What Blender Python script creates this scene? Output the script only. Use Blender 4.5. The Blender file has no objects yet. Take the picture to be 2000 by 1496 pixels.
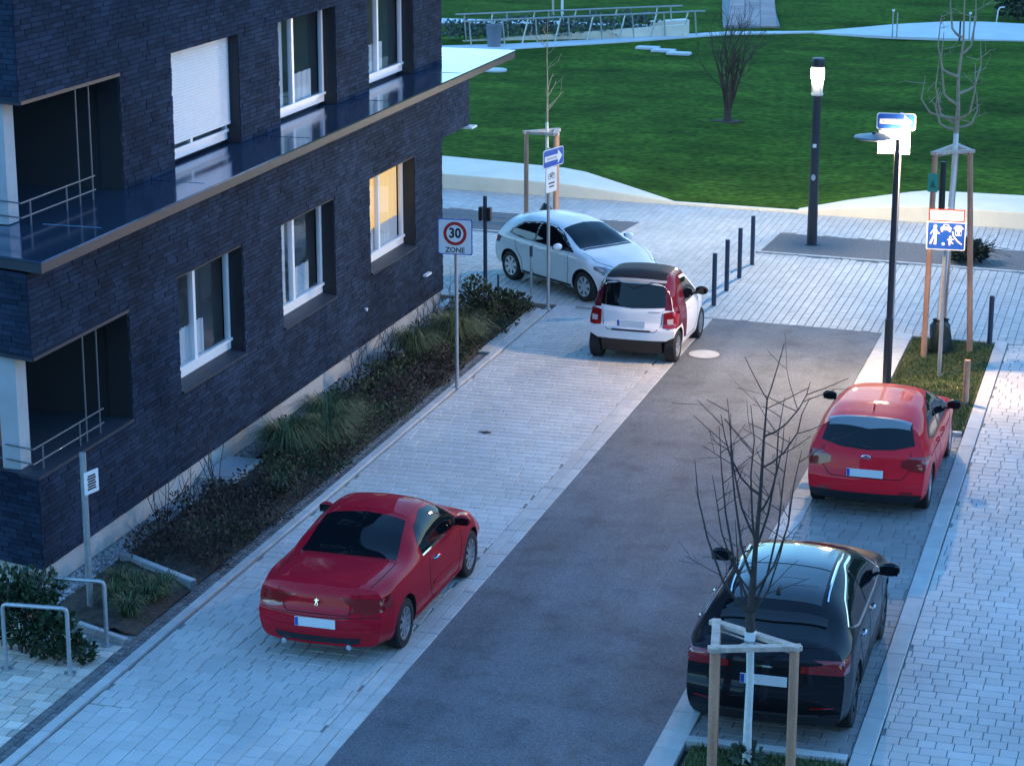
import bpy, bmesh, math, random
from mathutils import Vector, Matrix
from mathutils.bvhtree import BVHTree

R = math.radians
rnd = random.Random(7)
sc = bpy.context.scene
col = sc.collection

# ------------------------------------------------------------------ camera
F_PX, CAM_H = 4400.0, 10.6
PITCH, YAW = R(15.521), R(16.400)
cam_d = bpy.data.cameras.new('camera')
cam_d.sensor_width = 36.0
cam_d.lens = 36.0 * F_PX / 2000.0
cam_d.clip_start = 0.5
cam_d.clip_end = 6000
cam = bpy.data.objects.new('camera', cam_d)
cam.location = (0, 0, CAM_H)
cam.rotation_euler = (R(90) - PITCH, 0, YAW)
col.objects.link(cam)
sc.camera = cam

# ------------------------------------------------------------------ dusk sky and sun
world = bpy.data.worlds.new('World')
sc.world = world
world.use_nodes = True
wn = world.node_tree
wn.nodes.clear()
sky = wn.nodes.new('ShaderNodeTexSky')
sky.sky_type = 'NISHITA'
sky.sun_disc = False
sky.sun_elevation = R(0.0)
sky.sun_rotation = R(280)
sky.altitude = 100
sky.air_density = 1.0
sky.dust_density = 0.0
sky.ozone_density = 4.0
hs = wn.nodes.new('ShaderNodeMix')              # white balance of the evening sky, even over the whole dome
hs.data_type = 'RGBA'
hs.blend_type = 'MULTIPLY'
hs.inputs['Factor'].default_value = 1.0
hs.inputs['B'].default_value = (1.42, 1.28, 0.90, 1)
bgn = wn.nodes.new('ShaderNodeBackground')
bgn.inputs['Strength'].default_value = 0.15
out = wn.nodes.new('ShaderNodeOutputWorld')
wn.links.new(sky.outputs[0], hs.inputs['A'])
wn.links.new(hs.outputs['Result'], bgn.inputs[0])
wn.links.new(bgn.outputs[0], out.inputs[0])

sun_d = bpy.data.lights.new('sun', 'SUN')
sun_d.energy = 0.006
sun_d.angle = R(35)
sun_d.color = (0.72, 0.85, 1.0)
sun = bpy.data.objects.new('sun', sun_d)
sun.rotation_euler = (R(90 - 6), 0, R(180 - 280))
sun.location = (-60, 40, 30)
col.objects.link(sun)

vs = sc.view_settings
vs.view_transform = 'Standard'
vs.look = 'None'
vs.exposure = 5.12
vs.gamma = 1.0
vs.use_curve_mapping = False
LAMP_W = 62.0                                # the lit street lamp
sc.cycles.use_denoising = True
sc.cycles.max_bounces = 6
sc.cycles.sample_clamp_indirect = 4.0

# pixel of the 2000 x 1496 photograph for a world point (used to choose which pieces show largest)
_fw = Vector((-math.sin(YAW) * math.cos(PITCH), math.cos(YAW) * math.cos(PITCH), -math.sin(PITCH)))
_rt = Vector((math.cos(YAW), math.sin(YAW), 0))
_up = _rt.cross(_fw)
def pix(x, y, z=0.0):
    v = Vector((x, y, z - CAM_H))
    d = v.dot(_fw)
    return 1000 + F_PX * v.dot(_rt) / d, 748 - F_PX * v.dot(_up) / d
def in_view(x, y, z=0.0, m=30):
    a, b = pix(x, y, z)
    return -m < a < 2000 + m and -m < b < 1496 + m

# ------------------------------------------------------------------ materials
MATS = {}
def mat(name, color, rough=0.7, metal=0.0, var=0.0, scale=6.0, bump=0.0, bscale=60.0, island=0.0, spec=0.5,
        coat=0.0, emit=None, estr=0.0, color2=None, stretch=None, fine=0.0, detail=4.0, alpha=None, rvar=0.0):
    if name in MATS:
        return MATS[name]
    m = bpy.data.materials.new(name)
    m.use_nodes = True
    nt = m.node_tree
    b = nt.nodes['Principled BSDF']
    L = nt.links.new
    c = (*color, 1)
    b.inputs['Base Color'].default_value = c
    b.inputs['Roughness'].default_value = rough
    b.inputs['Metallic'].default_value = metal
    b.inputs['Specular IOR Level'].default_value = spec
    if coat:
        b.inputs['Coat Weight'].default_value = coat
        b.inputs['Coat Roughness'].default_value = 0.04
    if emit:
        b.inputs['Emission Color'].default_value = (*emit, 1)
        b.inputs['Emission Strength'].default_value = estr
    if alpha is not None:
        b.inputs['Alpha'].default_value = alpha
    geo = nt.nodes.new('ShaderNodeNewGeometry')
    pos = geo.outputs['Position']
    if stretch:
        mp = nt.nodes.new('ShaderNodeMapping')
        mp.inputs['Scale'].default_value = stretch
        L(pos, mp.inputs['Vector'])
        pos = mp.outputs[0]
    cur = None
    if var or color2:
        n = nt.nodes.new('ShaderNodeTexNoise')
        n.inputs['Scale'].default_value = scale
        n.inputs['Detail'].default_value = detail
        n.inputs['Roughness'].default_value = 0.6
        L(pos, n.inputs['Vector'])
        mr = nt.nodes.new('ShaderNodeMapRange')
        mr.inputs[1].default_value = 0.3
        mr.inputs[2].default_value = 0.7
        L(n.outputs['Fac'], mr.inputs[0])
        mx = nt.nodes.new('ShaderNodeMix')
        mx.data_type = 'RGBA'
        L(mr.outputs[0], mx.inputs['Factor'])
        lo = [max(0, v * (1 - var)) for v in color]
        hi = color2 if color2 else [v * (1 + var) for v in color]
        if color2:
            lo = list(color)
        mx.inputs['A'].default_value = (*lo, 1)
        mx.inputs['B'].default_value = (*hi, 1)
        cur = mx.outputs['Result']
    if fine:
        n2 = nt.nodes.new('ShaderNodeTexNoise')
        n2.inputs['Scale'].default_value = bscale
        n2.inputs['Detail'].default_value = 2.0
        L(geo.outputs['Position'], n2.inputs['Vector'])
        mr2 = nt.nodes.new('ShaderNodeMapRange')
        mr2.inputs[1].default_value = 0.3
        mr2.inputs[2].default_value = 0.7
        mr2.inputs[3].default_value = 1 - fine
        mr2.inputs[4].default_value = 1 + fine
        L(n2.outputs['Fac'], mr2.inputs[0])
        hv = nt.nodes.new('ShaderNodeHueSaturation')
        L(mr2.outputs[0], hv.inputs['Value'])
        if cur is not None:
            L(cur, hv.inputs['Color'])
        else:
            hv.inputs['Color'].default_value = c
        cur = hv.outputs[0]
    if island:
        oi = nt.nodes.new('ShaderNodeObjectInfo')
        ad = nt.nodes.new('ShaderNodeMath')
        ad.operation = 'ADD'
        L(geo.outputs['Random Per Island'], ad.inputs[0])
        L(oi.outputs['Random'], ad.inputs[1])
        fr = nt.nodes.new('ShaderNodeMath')
        fr.operation = 'FRACT'
        L(ad.outputs[0], fr.inputs[0])
        mr3 = nt.nodes.new('ShaderNodeMapRange')
        mr3.inputs[3].default_value = 1 - island
        mr3.inputs[4].default_value = 1 + island
        L(fr.outputs[0], mr3.inputs[0])
        hv = nt.nodes.new('ShaderNodeHueSaturation')
        L(mr3.outputs[0], hv.inputs['Value'])
        if cur is not None:
            L(cur, hv.inputs['Color'])
        else:
            hv.inputs['Color'].default_value = c
        cur = hv.outputs[0]
    if cur is not None:
        L(cur, b.inputs['Base Color'])
    if rvar:
        n4 = nt.nodes.new('ShaderNodeTexNoise')
        n4.inputs['Scale'].default_value = 1.3
        n4.inputs['Detail'].default_value = 5
        L(geo.outputs['Position'], n4.inputs['Vector'])
        mr4 = nt.nodes.new('ShaderNodeMapRange')
        mr4.inputs[1].default_value = 0.3
        mr4.inputs[2].default_value = 0.7
        mr4.inputs[3].default_value = rough - rvar
        mr4.inputs[4].default_value = rough + rvar
        L(n4.outputs['Fac'], mr4.inputs[0])
        L(mr4.outputs[0], b.inputs['Roughness'])
    if bump:
        n3 = nt.nodes.new('ShaderNodeTexNoise')
        n3.inputs['Scale'].default_value = bscale
        n3.inputs['Detail'].default_value = 4.0
        L(pos if stretch else geo.outputs['Position'], n3.inputs['Vector'])
        bp = nt.nodes.new('ShaderNodeBump')
        bp.inputs['Strength'].default_value = bump
        bp.inputs['Distance'].default_value = 0.02
        L(n3.outputs['Fac'], bp.inputs['Height'])
        L(bp.outputs[0], b.inputs['Normal'])
    MATS[name] = m
    return m

M_ground = mat('ground_soil', (0.10, 0.09, 0.07), 0.9, var=0.3, scale=0.5)
M_asph = mat('asphalt', (0.108, 0.120, 0.138), 0.78, var=0.24, scale=0.42, bump=0.5, bscale=70, fine=0.38, rvar=0.07, detail=9, spec=0.3)
M_pave = mat('concrete_paver', (0.50, 0.495, 0.48), 0.7, var=0.10, scale=0.8, bump=0.15, bscale=120, island=0.07, fine=0.10)
M_paver2 = mat('plaza_paver', (0.45, 0.45, 0.44), 0.62, var=0.10, scale=0.6, bump=0.1, bscale=120, island=0.09, fine=0.08)
M_bay = mat('bay_paver', (0.25, 0.25, 0.25), 0.7, var=0.14, scale=1.2, bump=0.15, bscale=120, island=0.08, fine=0.10)
M_joint = mat('joint_sand', (0.22, 0.215, 0.21), 0.9, var=0.2, scale=20)
M_kerb = mat('kerb_concrete', (0.45, 0.45, 0.44), 0.75, var=0.12, scale=3, bump=0.15, bscale=100, island=0.08, fine=0.10)
M_sett = mat('dark_granite', (0.13, 0.135, 0.14), 0.75, var=0.25, scale=6, bump=0.4, bscale=60, island=0.25, fine=0.25)
M_beige = mat('beige_paver', (0.50, 0.46, 0.40), 0.8, var=0.10, scale=4, bump=0.15, bscale=100, island=0.28, fine=0.10)
M_soil = mat('bed_mulch', (0.055, 0.042, 0.032), 0.95, var=0.5, scale=9, bump=1.0, bscale=25, fine=0.4)
M_gravel = mat('gravel', (0.30, 0.30, 0.31), 0.85, island=0.45, var=0.2, scale=8)
M_gravbed = mat('gravel_bed', (0.13, 0.13, 0.135), 0.9, var=0.3, scale=15, bump=0.8, bscale=40, fine=0.35)
M_conc = mat('pale_concrete', (0.44, 0.43, 0.41), 0.8, var=0.14, scale=1.6, bump=0.12, bscale=70, fine=0.08)
M_concw = mat('white_concrete', (0.80, 0.70, 0.55), 0.75, var=0.08, scale=1.0, bump=0.08, bscale=50, fine=0.05)
M_lawn = mat('lawn_grass', (0.028, 0.064, 0.006), 0.95, scale=0.42, color2=(0.072, 0.138, 0.014), stretch=(0.8, 1.3, 1), bump=1.0, bscale=5.0, fine=0.45, detail=8, spec=0.04)
M_turf = mat('rough_turf', (0.035, 0.055, 0.016), 0.95, scale=1.6, color2=(0.085, 0.085, 0.035), bump=1.0, bscale=30, fine=0.45, detail=6, spec=0.2)
M_blade = mat('grass_blade', (0.06, 0.11, 0.03), 0.7, island=0.4)
M_blade_dry = mat('dry_blade', (0.16, 0.15, 0.07), 0.8, island=0.35)
M_brick = mat('dark_brick', (0.021, 0.034, 0.060), 0.85, spec=0.08, island=0.30, var=0.28, scale=0.9, bump=0.2, bscale=80, fine=0.12)
M_mortar = mat('dark_mortar', (0.017, 0.027, 0.048), 0.95, spec=0.1, var=0.2, scale=8)
M_sheet = mat('metal_sheet', (0.10, 0.17, 0.29), 0.12, metal=0.8, var=0.06, scale=2, rvar=0.03)
M_fascia = mat('fascia_metal', (0.032, 0.040, 0.055), 0.5, metal=0.0, spec=0.3, var=0.1, scale=2)
M_reveal = mat('reveal_dark', (0.016, 0.018, 0.022), 0.6)
M_darkroom = mat('room_dark', (0.05, 0.05, 0.055), 0.9)
M_room = mat('room_wall', (0.32, 0.31, 0.30), 0.9)
M_plaster = mat('pale_plaster', (0.42, 0.43, 0.44), 0.85, var=0.08, scale=3)
M_pvc = mat('white_frame', (0.78, 0.79, 0.80), 0.35)
M_blind = mat('white_blind', (0.74, 0.75, 0.76), 0.6, var=0.04, scale=8)
M_curtain = mat('curtain', (0.62, 0.62, 0.62), 0.9)
M_curtw = mat('glowing_curtain', (0.72, 0.55, 0.30), 0.9, emit=(1.0, 0.55, 0.16), estr=0.022)  # warm cloth; the lit room behind it is put in as emission
M_steel = mat('galvanised_steel', (0.46, 0.48, 0.50), 0.42, metal=0.7, var=0.12, scale=9)
M_anth = mat('anthracite_paint', (0.028, 0.032, 0.040), 0.4)
M_postblue = mat('bollard_paint', (0.035, 0.045, 0.075), 0.4)
M_wood = mat('stake_wood', (0.50, 0.26, 0.165), 0.8, var=0.25, scale=9, stretch=(1, 1, 0.15), bump=0.3, bscale=60, fine=0.15)
M_woodg = mat('weathered_wood', (0.58, 0.44, 0.36), 0.85, var=0.25, scale=9, bump=0.3, bscale=60, fine=0.15)
M_bark = mat('tree_bark', (0.055, 0.042, 0.036), 0.85, var=0.3, scale=20, bump=0.4, bscale=80)
M_barkp = mat('pale_bark', (0.34, 0.28, 0.20), 0.8, var=0.25, scale=20, bump=0.3, bscale=80)
M_wrap = mat('white_trunk_paint', (0.75, 0.74, 0.70), 0.8, var=0.1, scale=15)
M_white = mat('sign_white', (0.80, 0.80, 0.80), 0.4)
M_blue = mat('sign_blue', (0.012, 0.085, 0.42), 0.35)
M_red = mat('sign_red', (0.50, 0.02, 0.02), 0.35)
M_black = mat('sign_black', (0.012, 0.012, 0.014), 0.4)
M_signback = mat('sign_back', (0.34, 0.35, 0.36), 0.4, metal=0.6)
M_signgreen = mat('sign_green', (0.03, 0.28, 0.22), 0.5)
M_plastic = mat('black_plastic', (0.02, 0.021, 0.023), 0.5)
M_bag = mat('watering_bag', (0.018, 0.030, 0.028), 0.5, var=0.3, scale=12)

def mottle(m, stretch, lo, hi, scale=1.0, detail=6.0, kind='noise', r0=0.3, r1=0.7):
    """multiply a material's colour by one more pattern of wear"""
    nt = m.node_tree
    b = nt.nodes['Principled BSDF']
    src = b.inputs['Base Color'].links[0].from_socket
    geo = nt.nodes.new('ShaderNodeNewGeometry')
    mp = nt.nodes.new('ShaderNodeMapping')
    mp.inputs['Scale'].default_value = stretch
    nt.links.new(geo.outputs['Position'], mp.inputs['Vector'])
    if kind == 'noise':
        n = nt.nodes.new('ShaderNodeTexNoise'); n.inputs['Detail'].default_value = detail; fac = n.outputs['Fac']
    else:
        n = nt.nodes.new('ShaderNodeTexVoronoi'); fac = n.outputs['Color']
    n.inputs['Scale'].default_value = scale
    nt.links.new(mp.outputs[0], n.inputs['Vector'])
    mr = nt.nodes.new('ShaderNodeMapRange')
    mr.inputs[1].default_value, mr.inputs[2].default_value = r0, r1
    mr.inputs[3].default_value, mr.inputs[4].default_value = lo, hi
    nt.links.new(fac, mr.inputs[0])
    hv = nt.nodes.new('ShaderNodeHueSaturation')
    nt.links.new(src, hv.inputs['Color']); nt.links.new(mr.outputs[0], hv.inputs['Value'])
    nt.links.new(hv.outputs[0], b.inputs['Base Color'])
mottle(M_asph, (1.7, 0.05, 1), 0.84, 1.12)                  # tyre-worn lanes
mottle(M_asph, (1, 1, 1), 0.70, 1.45, scale=55, kind='v', r0=0.0, r1=1.0)    # stone chippings
mottle(M_asph, (1, 1, 1), 0.80, 1.06, scale=2.2, detail=8, r0=0.32, r1=0.5)  # old stains
mottle(M_lawn, (0.22, 0.55, 1), 0.70, 1.22, scale=0.5, detail=7)
mottle(M_lawn, (1.0, 1.6, 1), 0.80, 1.16, scale=0.6, detail=5)
mottle(M_pave, (0.5, 0.35, 1), 0.88, 1.08, scale=0.7)
mottle(M_paver2, (0.5, 0.35, 1), 0.85, 1.06, scale=0.5)
mottle(M_brick, (1, 0.5, 0.25), 0.78, 1.18, scale=0.9)

# ------------------------------------------------------------------ mesh helpers
class MB:
    def __init__(s):
        s.v, s.f, s.m = [], [], []
    def add(s, vs_, fs_, mi=0):
        o = len(s.v)
        s.v += [tuple(v) for v in vs_]
        s.f += [tuple(i + o for i in f) for f in fs_]
        s.m += [mi] * len(fs_)
        return s
    def box(s, x0, x1, y0, y1, z0, z1, mi=0):
        return s.add([(x0, y0, z0), (x1, y0, z0), (x1, y1, z0), (x0, y1, z0), (x0, y0, z1), (x1, y0, z1), (x1, y1, z1), (x0, y1, z1)],
                     [(0, 3, 2, 1), (4, 5, 6, 7), (0, 1, 5, 4), (1, 2, 6, 5), (2, 3, 7, 6), (3, 0, 4, 7)], mi)
    def prism(s, poly, z0, z1, mi=0):
        n = len(poly)
        a = sum(poly[i][0] * poly[(i + 1) % n][1] - poly[(i + 1) % n][0] * poly[i][1] for i in range(n))
        if a < 0:
            poly = poly[::-1]
        return s.add([(x, y, z0) for x, y in poly] + [(x, y, z1) for x, y in poly],
                     [tuple(range(n))[::-1], tuple(range(n, 2 * n))] + [(i, (i + 1) % n, n + (i + 1) % n, n + i) for i in range(n)], mi)
    def plate(s, poly, t, O, U, V, mi=0, front_mi=None):
        """2D polygon (u,v), extruded by t along U x V, placed at O"""
        N = Vector(U).cross(Vector(V)).normalized()
        O, U, V = Vector(O), Vector(U), Vector(V)
        n = len(poly)
        a = sum(poly[i][0] * poly[(i + 1) % n][1] - poly[(i + 1) % n][0] * poly[i][1] for i in range(n))
        if a < 0:
            poly = poly[::-1]
        return s.add([O + U * u + V * v for u, v in poly] + [O + U * u + V * v + N * t for u, v in poly],
                     [tuple(range(n))[::-1], tuple(range(n, 2 * n))] + [(i, (i + 1) % n, n + (i + 1) % n, n + i) for i in range(n)], mi)
    def tube(s, pts, rads, n=8, mi=0, cap=True):
        pts = [Vector(p) for p in pts]
        if not hasattr(rads, '__len__'):
            rads = [rads] * len(pts)
        o = len(s.v)
        prev = None
        for i, p in enumerate(pts):
            d = (pts[min(i + 1, len(pts) - 1)] - pts[max(i - 1, 0)]).normalized()
            if prev is None:
                a = Vector((1, 0, 0)) if abs(d.x) < 0.8 else Vector((0, 1, 0))
                u = d.cross(a).normalized()
            else:
                u = (prev - d * prev.dot(d)).normalized()
            w = d.cross(u)
            prev = u
            for k in range(n):
                t = 2 * math.pi * k / n
                s.v.append(tuple(p + (u * math.cos(t) + w * math.sin(t)) * rads[i]))
        for i in range(len(pts) - 1):
            for k in range(n):
                a, b = o + i * n + k, o + i * n + (k + 1) % n
                s.f.append((a, b, b + n, a + n)); s.m.append(mi)
        if cap:
            s.f.append(tuple(o + k for k in range(n))[::-1]); s.m.append(mi)
            q = o + (len(pts) - 1) * n
            s.f.append(tuple(q + k for k in range(n))); s.m.append(mi)
        return s
    def lathe(s, prof, c=(0, 0, 0), axis='z', n=24, mi=0, cap=True):
        """prof: list of (r, h) along the axis"""
        o = len(s.v)
        for r, h in prof:
            for k in range(n):
                t = 2 * math.pi * k / n
                a, b = r * math.cos(t), r * math.sin(t)
                q = (a, b, h) if axis == 'z' else ((a, h, -b) if axis == 'y' else (h, a, b))
                s.v.append((q[0] + c[0], q[1] + c[1], q[2] + c[2]))
        for i in range(len(prof) - 1):
            for k in range(n):
                a, b = o + i * n + k, o + i * n + (k + 1) % n
                s.f.append((a, b, b + n, a + n)); s.m.append(mi)
        if cap:
            s.f.append(tuple(o + k for k in range(n))[::-1]); s.m.append(mi)
            q = o + (len(prof) - 1) * n
            s.f.append(tuple(q + k for k in range(n))); s.m.append(mi)
        return s
    def mesh(s, name, mats, smooth=False, sharp=35):
        me = bpy.data.meshes.new(name)
        me.from_pydata(s.v, [], s.f)
        for m in (mats if isinstance(mats, (list, tuple)) else [mats]):
            me.materials.append(m)
        me.polygons.foreach_set('material_index', s.m)
        if smooth:
            me.polygons.foreach_set('use_smooth', [True] * len(s.f))
            me.set_sharp_from_angle(angle=R(sharp))
        me.update()
        return me
    def build(s, name, mats, parent=None, smooth=False, loc=None, rotz=0.0, sharp=35):
        return link(name, s.mesh(name, mats, smooth, sharp), parent, loc, rotz)

def link(name, me, parent=None, loc=None, rotz=0.0):
    o = bpy.data.objects.new(name, me)
    col.objects.link(o)
    if parent is not None:
        o.parent = parent
    if loc is not None:
        o.location = loc
    if rotz:
        o.rotation_euler = (0, 0, rotz)
    return o
def tag(o, label=None, cat=None, group=None, kind=None):
    if label: o['label'] = label
    if cat: o['category'] = cat
    if group: o['group'] = group
    if kind: o['kind'] = kind
    return o
def thing(name, label, cat, loc=(0, 0, 0), rotz=0.0, group=None):
    o = bpy.data.objects.new(name, None)
    o.empty_display_size = 0.2
    col.objects.link(o)
    o.location = loc
    o.rotation_euler = (0, 0, rotz)
    return tag(o, label, cat, group)
def struct(o):
    o['kind'] = 'structure'
    return o
def stuff(o):
    o['kind'] = 'stuff'
    return o
def cbox(x0, x1, y0, y1, z0, z1, c=0.008, mb=None, mi=0):
    """box without a bottom whose top edges are chamfered"""
    mb = mb or MB()
    mb.add([(x0, y0, z0), (x1, y0, z0), (x1, y1, z0), (x0, y1, z0),
            (x0, y0, z1 - c), (x1, y0, z1 - c), (x1, y1, z1 - c), (x0, y1, z1 - c),
            (x0 + c, y0 + c, z1), (x1 - c, y0 + c, z1), (x1 - c, y1 - c, z1), (x0 + c, y1 - c, z1)],
           [(0, 1, 5, 4), (1, 2, 6, 5), (2, 3, 7, 6), (3, 0, 4, 7), (4, 5, 9, 8), (5, 6, 10, 9), (6, 7, 11, 10), (7, 4, 8, 11), (8, 9, 10, 11)], mi)
    return mb
def text_mb(body, size, O, U, V, mb=None, mi=0, bold=0.0, squeeze=1.0):
    """lettering as mesh faces, centred at O, along U with height along V"""
    cu = bpy.data.curves.new('lettering', 'FONT')
    cu.body = body
    cu.size = size
    cu.align_x = 'CENTER'
    cu.align_y = 'CENTER'
    cu.offset = bold
    cu.resolution_u = 3
    o = bpy.data.objects.new('lettering', cu)
    col.objects.link(o)
    dg = bpy.context.evaluated_depsgraph_get()
    me = bpy.data.meshes.new_from_object(o.evaluated_get(dg))
    O, U, V = Vector(O), Vector(U).normalized(), Vector(V).normalized()
    mb = mb or MB()
    mb.add([O + U * v.co.x * squeeze + V * v.co.y for v in me.vertices], [tuple(p.vertices) for p in me.polygons], mi)
    bpy.data.objects.remove(o)
    bpy.data.curves.remove(cu)
    bpy.data.meshes.remove(me)
    return mb
# ------------------------------------------------------------------ the ground and the street
SK = -0.075                                   # the cross street runs at a slight skew
def skew(x, y0): return y0 + SK * (x + 8.5)
def quad_sheet(name, poly, z, m, cuts=0):
    mb = MB()
    mb.add([(x, y, z) for x, y in poly], [tuple(range(len(poly)))])
    return struct(mb.build(name, m))

quad_sheet('ground', [(-2500, -2500), (2500, -2500), (2500, 2500), (-2500, 2500)], -0.12, M_ground)
RX0, RX1 = -8.33, -5.0
mb = MB()
mb.prism([(RX0, -1.1), (RX1, -1.1), (RX1, skew(RX1, 42.28)), (RX0, skew(RX0, 42.28))], -0.1, 0.0)
struct(mb.build('road', M_asph))

class Paving:
    """a paved sheet: joint bed as the structure, its largest pavers as single objects, the rest as one piece of stuff"""
    def __init__(s, name, poly, m, gap=0.009, top=0.0, zbed=-0.016):
        s.m, s.gap, s.top = m, gap, top
        mb = MB(); mb.prism(poly, -0.1, zbed)
        s.base = struct(mb.build(name, M_joint))
        s.items = []
    def put(s, x0, x1, y0, y1, z=None):
        s.items.append((x0, x1, y0, y1))
    def finish(s, singles=300):
        keep = []
        for it in s.items:
            cx, cy = (it[0] + it[1]) / 2, (it[2] + it[3]) / 2
            vis = in_view(cx, cy)
            area = (it[1] - it[0]) * (it[3] - it[2])
            keep.append((-(area / cy ** 3) if vis else 0, it))
        keep.sort(key=lambda t: t[0])
        cache = {}
        g = s.gap / 2
        for k, (sz, it) in enumerate(keep):
            if k >= singles or sz == 0:
                break
            w, d = round(it[1] - it[0], 2), round(it[3] - it[2], 2)
            key = (w, d)
            if key not in cache:
                cache[key] = cbox(-w / 2 + g, w / 2 - g, -d / 2 + g, d / 2 - g, -0.03, 0.0, 0.006).mesh('paver', s.m)
            o = link('paver', cache[key], s.base, ((it[0] + it[1]) / 2, (it[2] + it[3]) / 2, s.top + rnd.uniform(-0.0015, 0.0015)))
            o.rotation_euler = (rnd.gauss(0, 0.004), rnd.gauss(0, 0.004), rnd.gauss(0, 0.004))
        rest = keep[min(singles, len([1 for q in keep if q[0] < 0])):]
        if rest:
            mb = MB()
            for sz, it in rest:
                dz = s.top + rnd.uniform(-0.002, 0.002)
                cbox(it[0] + g, it[1] - g, it[2] + g, it[3] - g, -0.03, dz, 0.006, mb)
            stuff(mb.build('paver', s.m, s.base))

def rows_across(P, x0, x1, y0, y1, d, lens, inside=None):
    y = y0
    while y + d <= y1 + 1e-6:
        x = x0 - rnd.random() * lens[-1]
        while x < x1:
            w = rnd.choice(lens)
            a, b = max(x, x0), min(x + w, x1)
            if b - a > 0.05 and (inside is None or inside((a + b) / 2, y + d / 2)):
                P.put(round(a, 3), round(b, 3), y, y + d)
            x += w
        y += d
def rows_along(P, x0, x1, y0, y1, d, lens, inside=None, ylim=None):
    x = x0
    while x + d <= x1 + 1e-6:
        lo, hi = (y0, y1) if ylim is None else ylim(x + d / 2)
        y = lo - rnd.random() * lens[-1]
        while y < hi:
            w = rnd.choice(lens)
            a, b = max(y, lo), min(y + w, hi)
            if b - a > 0.05 and (inside is None or inside(x + d / 2, (a + b) / 2)):
                P.put(x, x + d, round(a, 3), round(b, 3))
            y += w
        x += d

# pavement on the building side
PX0, PX1 = -11.57, -8.67
P = Paving('pavement_building_side', [(PX0, 15), (PX1, 15), (PX1, skew(PX1, 42.28)), (PX0, skew(PX0, 42.28))], M_pave)
rows_along(P, PX0, PX1, 18.0, 21.9, 0.2071, [0.2, 0.3, 0.3, 0.4])
rows_across(P, PX0, PX1, 21.9, 42.5, 0.2, [0.2, 0.2, 0.25, 0.3], inside=lambda x, y: y < skew(x, 42.2))
P.finish()
# pavement on the other side, with its kerb line
QX0 = -2.62
P = Paving('pavement_parking_side', [(QX0, 15), (9, 15), (9, skew(9, 42.28)), (QX0, skew(QX0, 42.28))], M_pave)
rows_across(P, QX0, 1.5, 19.0, 41.9, 0.2, [0.2, 0.2, 0.25, 0.3], inside=lambda x, y: in_view(x, y, 0, 60))
P.finish()
# the same pavements towards the near end of the street, below the picture
for nm, xa, xb, m_, ya in (('pavement_near_west', -11.57, -8.34, M_pave, 17.98), ('pavement_near_east', -4.99, 9.0, M_pave, 16.9), ('yard_near_west', -24.0, -11.6, M_beige, 14.98)):
    mb = MB(); mb.box(xa, xb, -1.1, min(ya, 14.98), -0.1, -0.004); struct(mb.build(nm, m_))
# parking bays
P = Paving('parking_bay', [(-4.68, 22.92), (-2.86, 22.92), (-2.86, 35.62), (-4.68, 35.62)], M_bay, gap=0.008, top=-0.004)
rows_across(P, -4.68, -2.86, 22.92, 35.62, 0.2, [0.2, 0.3])
P.finish(0)
# the square beyond the end of the road
BX = (-12.1, -8.65)
def band(x, y):
    return (x < BX[0] + 0.25 * (y - 48.8) / 2.2 or x > BX[1] + 0.04 * (y - 48.8)) and skew(x, 48.5) < y < skew(x, 50.82)
P = Paving('square', [(-24, skew(-24, 42.28)), (9, skew(9, 42.28)), (9, skew(9, 53.3)), (-24, skew(-24, 53.3))], M_paver2, gap=0.011, top=0.0)
rows_along(P, -19.0, -1.4, 0, 0, 0.16, [0.16, 0.24, 0.24, 0.32],
           inside=lambda x, y: in_view(x, y, 0, 60) and not band(x, y), ylim=lambda x: (skew(x, 42.3), skew(x, 53.28)))
P.finish(0)
# gravel-covered planting strips of the square, kerbed
def strip(name, x0, x1, y0, y1):
    poly = [(x0, skew(x0, y0)), (x1, skew(x1, y0)), (x1 + 0.2, skew(x1, y1)), (x0, skew(x0, y1))]
    mb = MB(); mb.prism(poly, -0.1, -0.006)
    return struct(mb.build(name, M_gravbed))
mb = MB(); mb.prism([(-24, skew(-24, 48.6)), (BX[0], skew(BX[0], 48.6)), (BX[0] + 0.25, skew(BX[0], 50.75)), (-24, skew(-24, 50.75))], -0.1, 0.004)
struct(mb.build('gravel_strip_west', M_gravbed))
mb = MB(); mb.prism([(BX[1] + .02, skew(BX[1], 48.6)), (9, skew(9, 48.6)), (9, skew(9, 50.75)), (BX[1] + 0.1, skew(BX[1], 50.75))], -0.1, 0.004)
struct(mb.build('gravel_strip_east', M_gravbed))
# kerbs round the strips
def kerb_line(name, a, b, w, n_len, z=0.02, m=None, mi_gap=0.012, z0=-0.08, parent=None, kind=True):
    """a row of kerbstones from a to b, each stone its own piece"""
    a, b = Vector(a), Vector(b)
    d = b - a
    n = max(1, round(d.length / n_len))
    l = d.length / n
    ang = math.atan2(d.y, d.x)
    root = parent
    if root is None:
        mb = MB(); mb.box(0, d.length, 0.01, w - 0.01, z0 - 0.03, z - 0.02)
        root = struct(mb.build(name, M_joint, None, loc=(a.x, a.y, 0), rotz=ang))
    me = cbox(mi_gap / 2, l - mi_gap / 2, 0, w, z0, z, 0.008).mesh('kerbstone', m or M_kerb)
    for k in range(n):
        o = link('kerbstone', me, root, (k * l, rnd.uniform(-0.002, 0.002), rnd.uniform(-0.002, 0.002)))
        o.rotation_euler = (0, 0, rnd.gauss(0, 0.0015))
    return root
kerb_line('kerb_strip_west', (-20, skew(-20, 48.5)), (BX[0], skew(BX[0], 48.5)), 0.10, 1.0, 0.03)
kerb_line('kerb_strip_west_end', (BX[0] + .1, skew(BX[0], 48.5)), (BX[0] + 0.35, skew(BX[0], 50.8)), 0.10, 1.0, 0.03)
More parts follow.
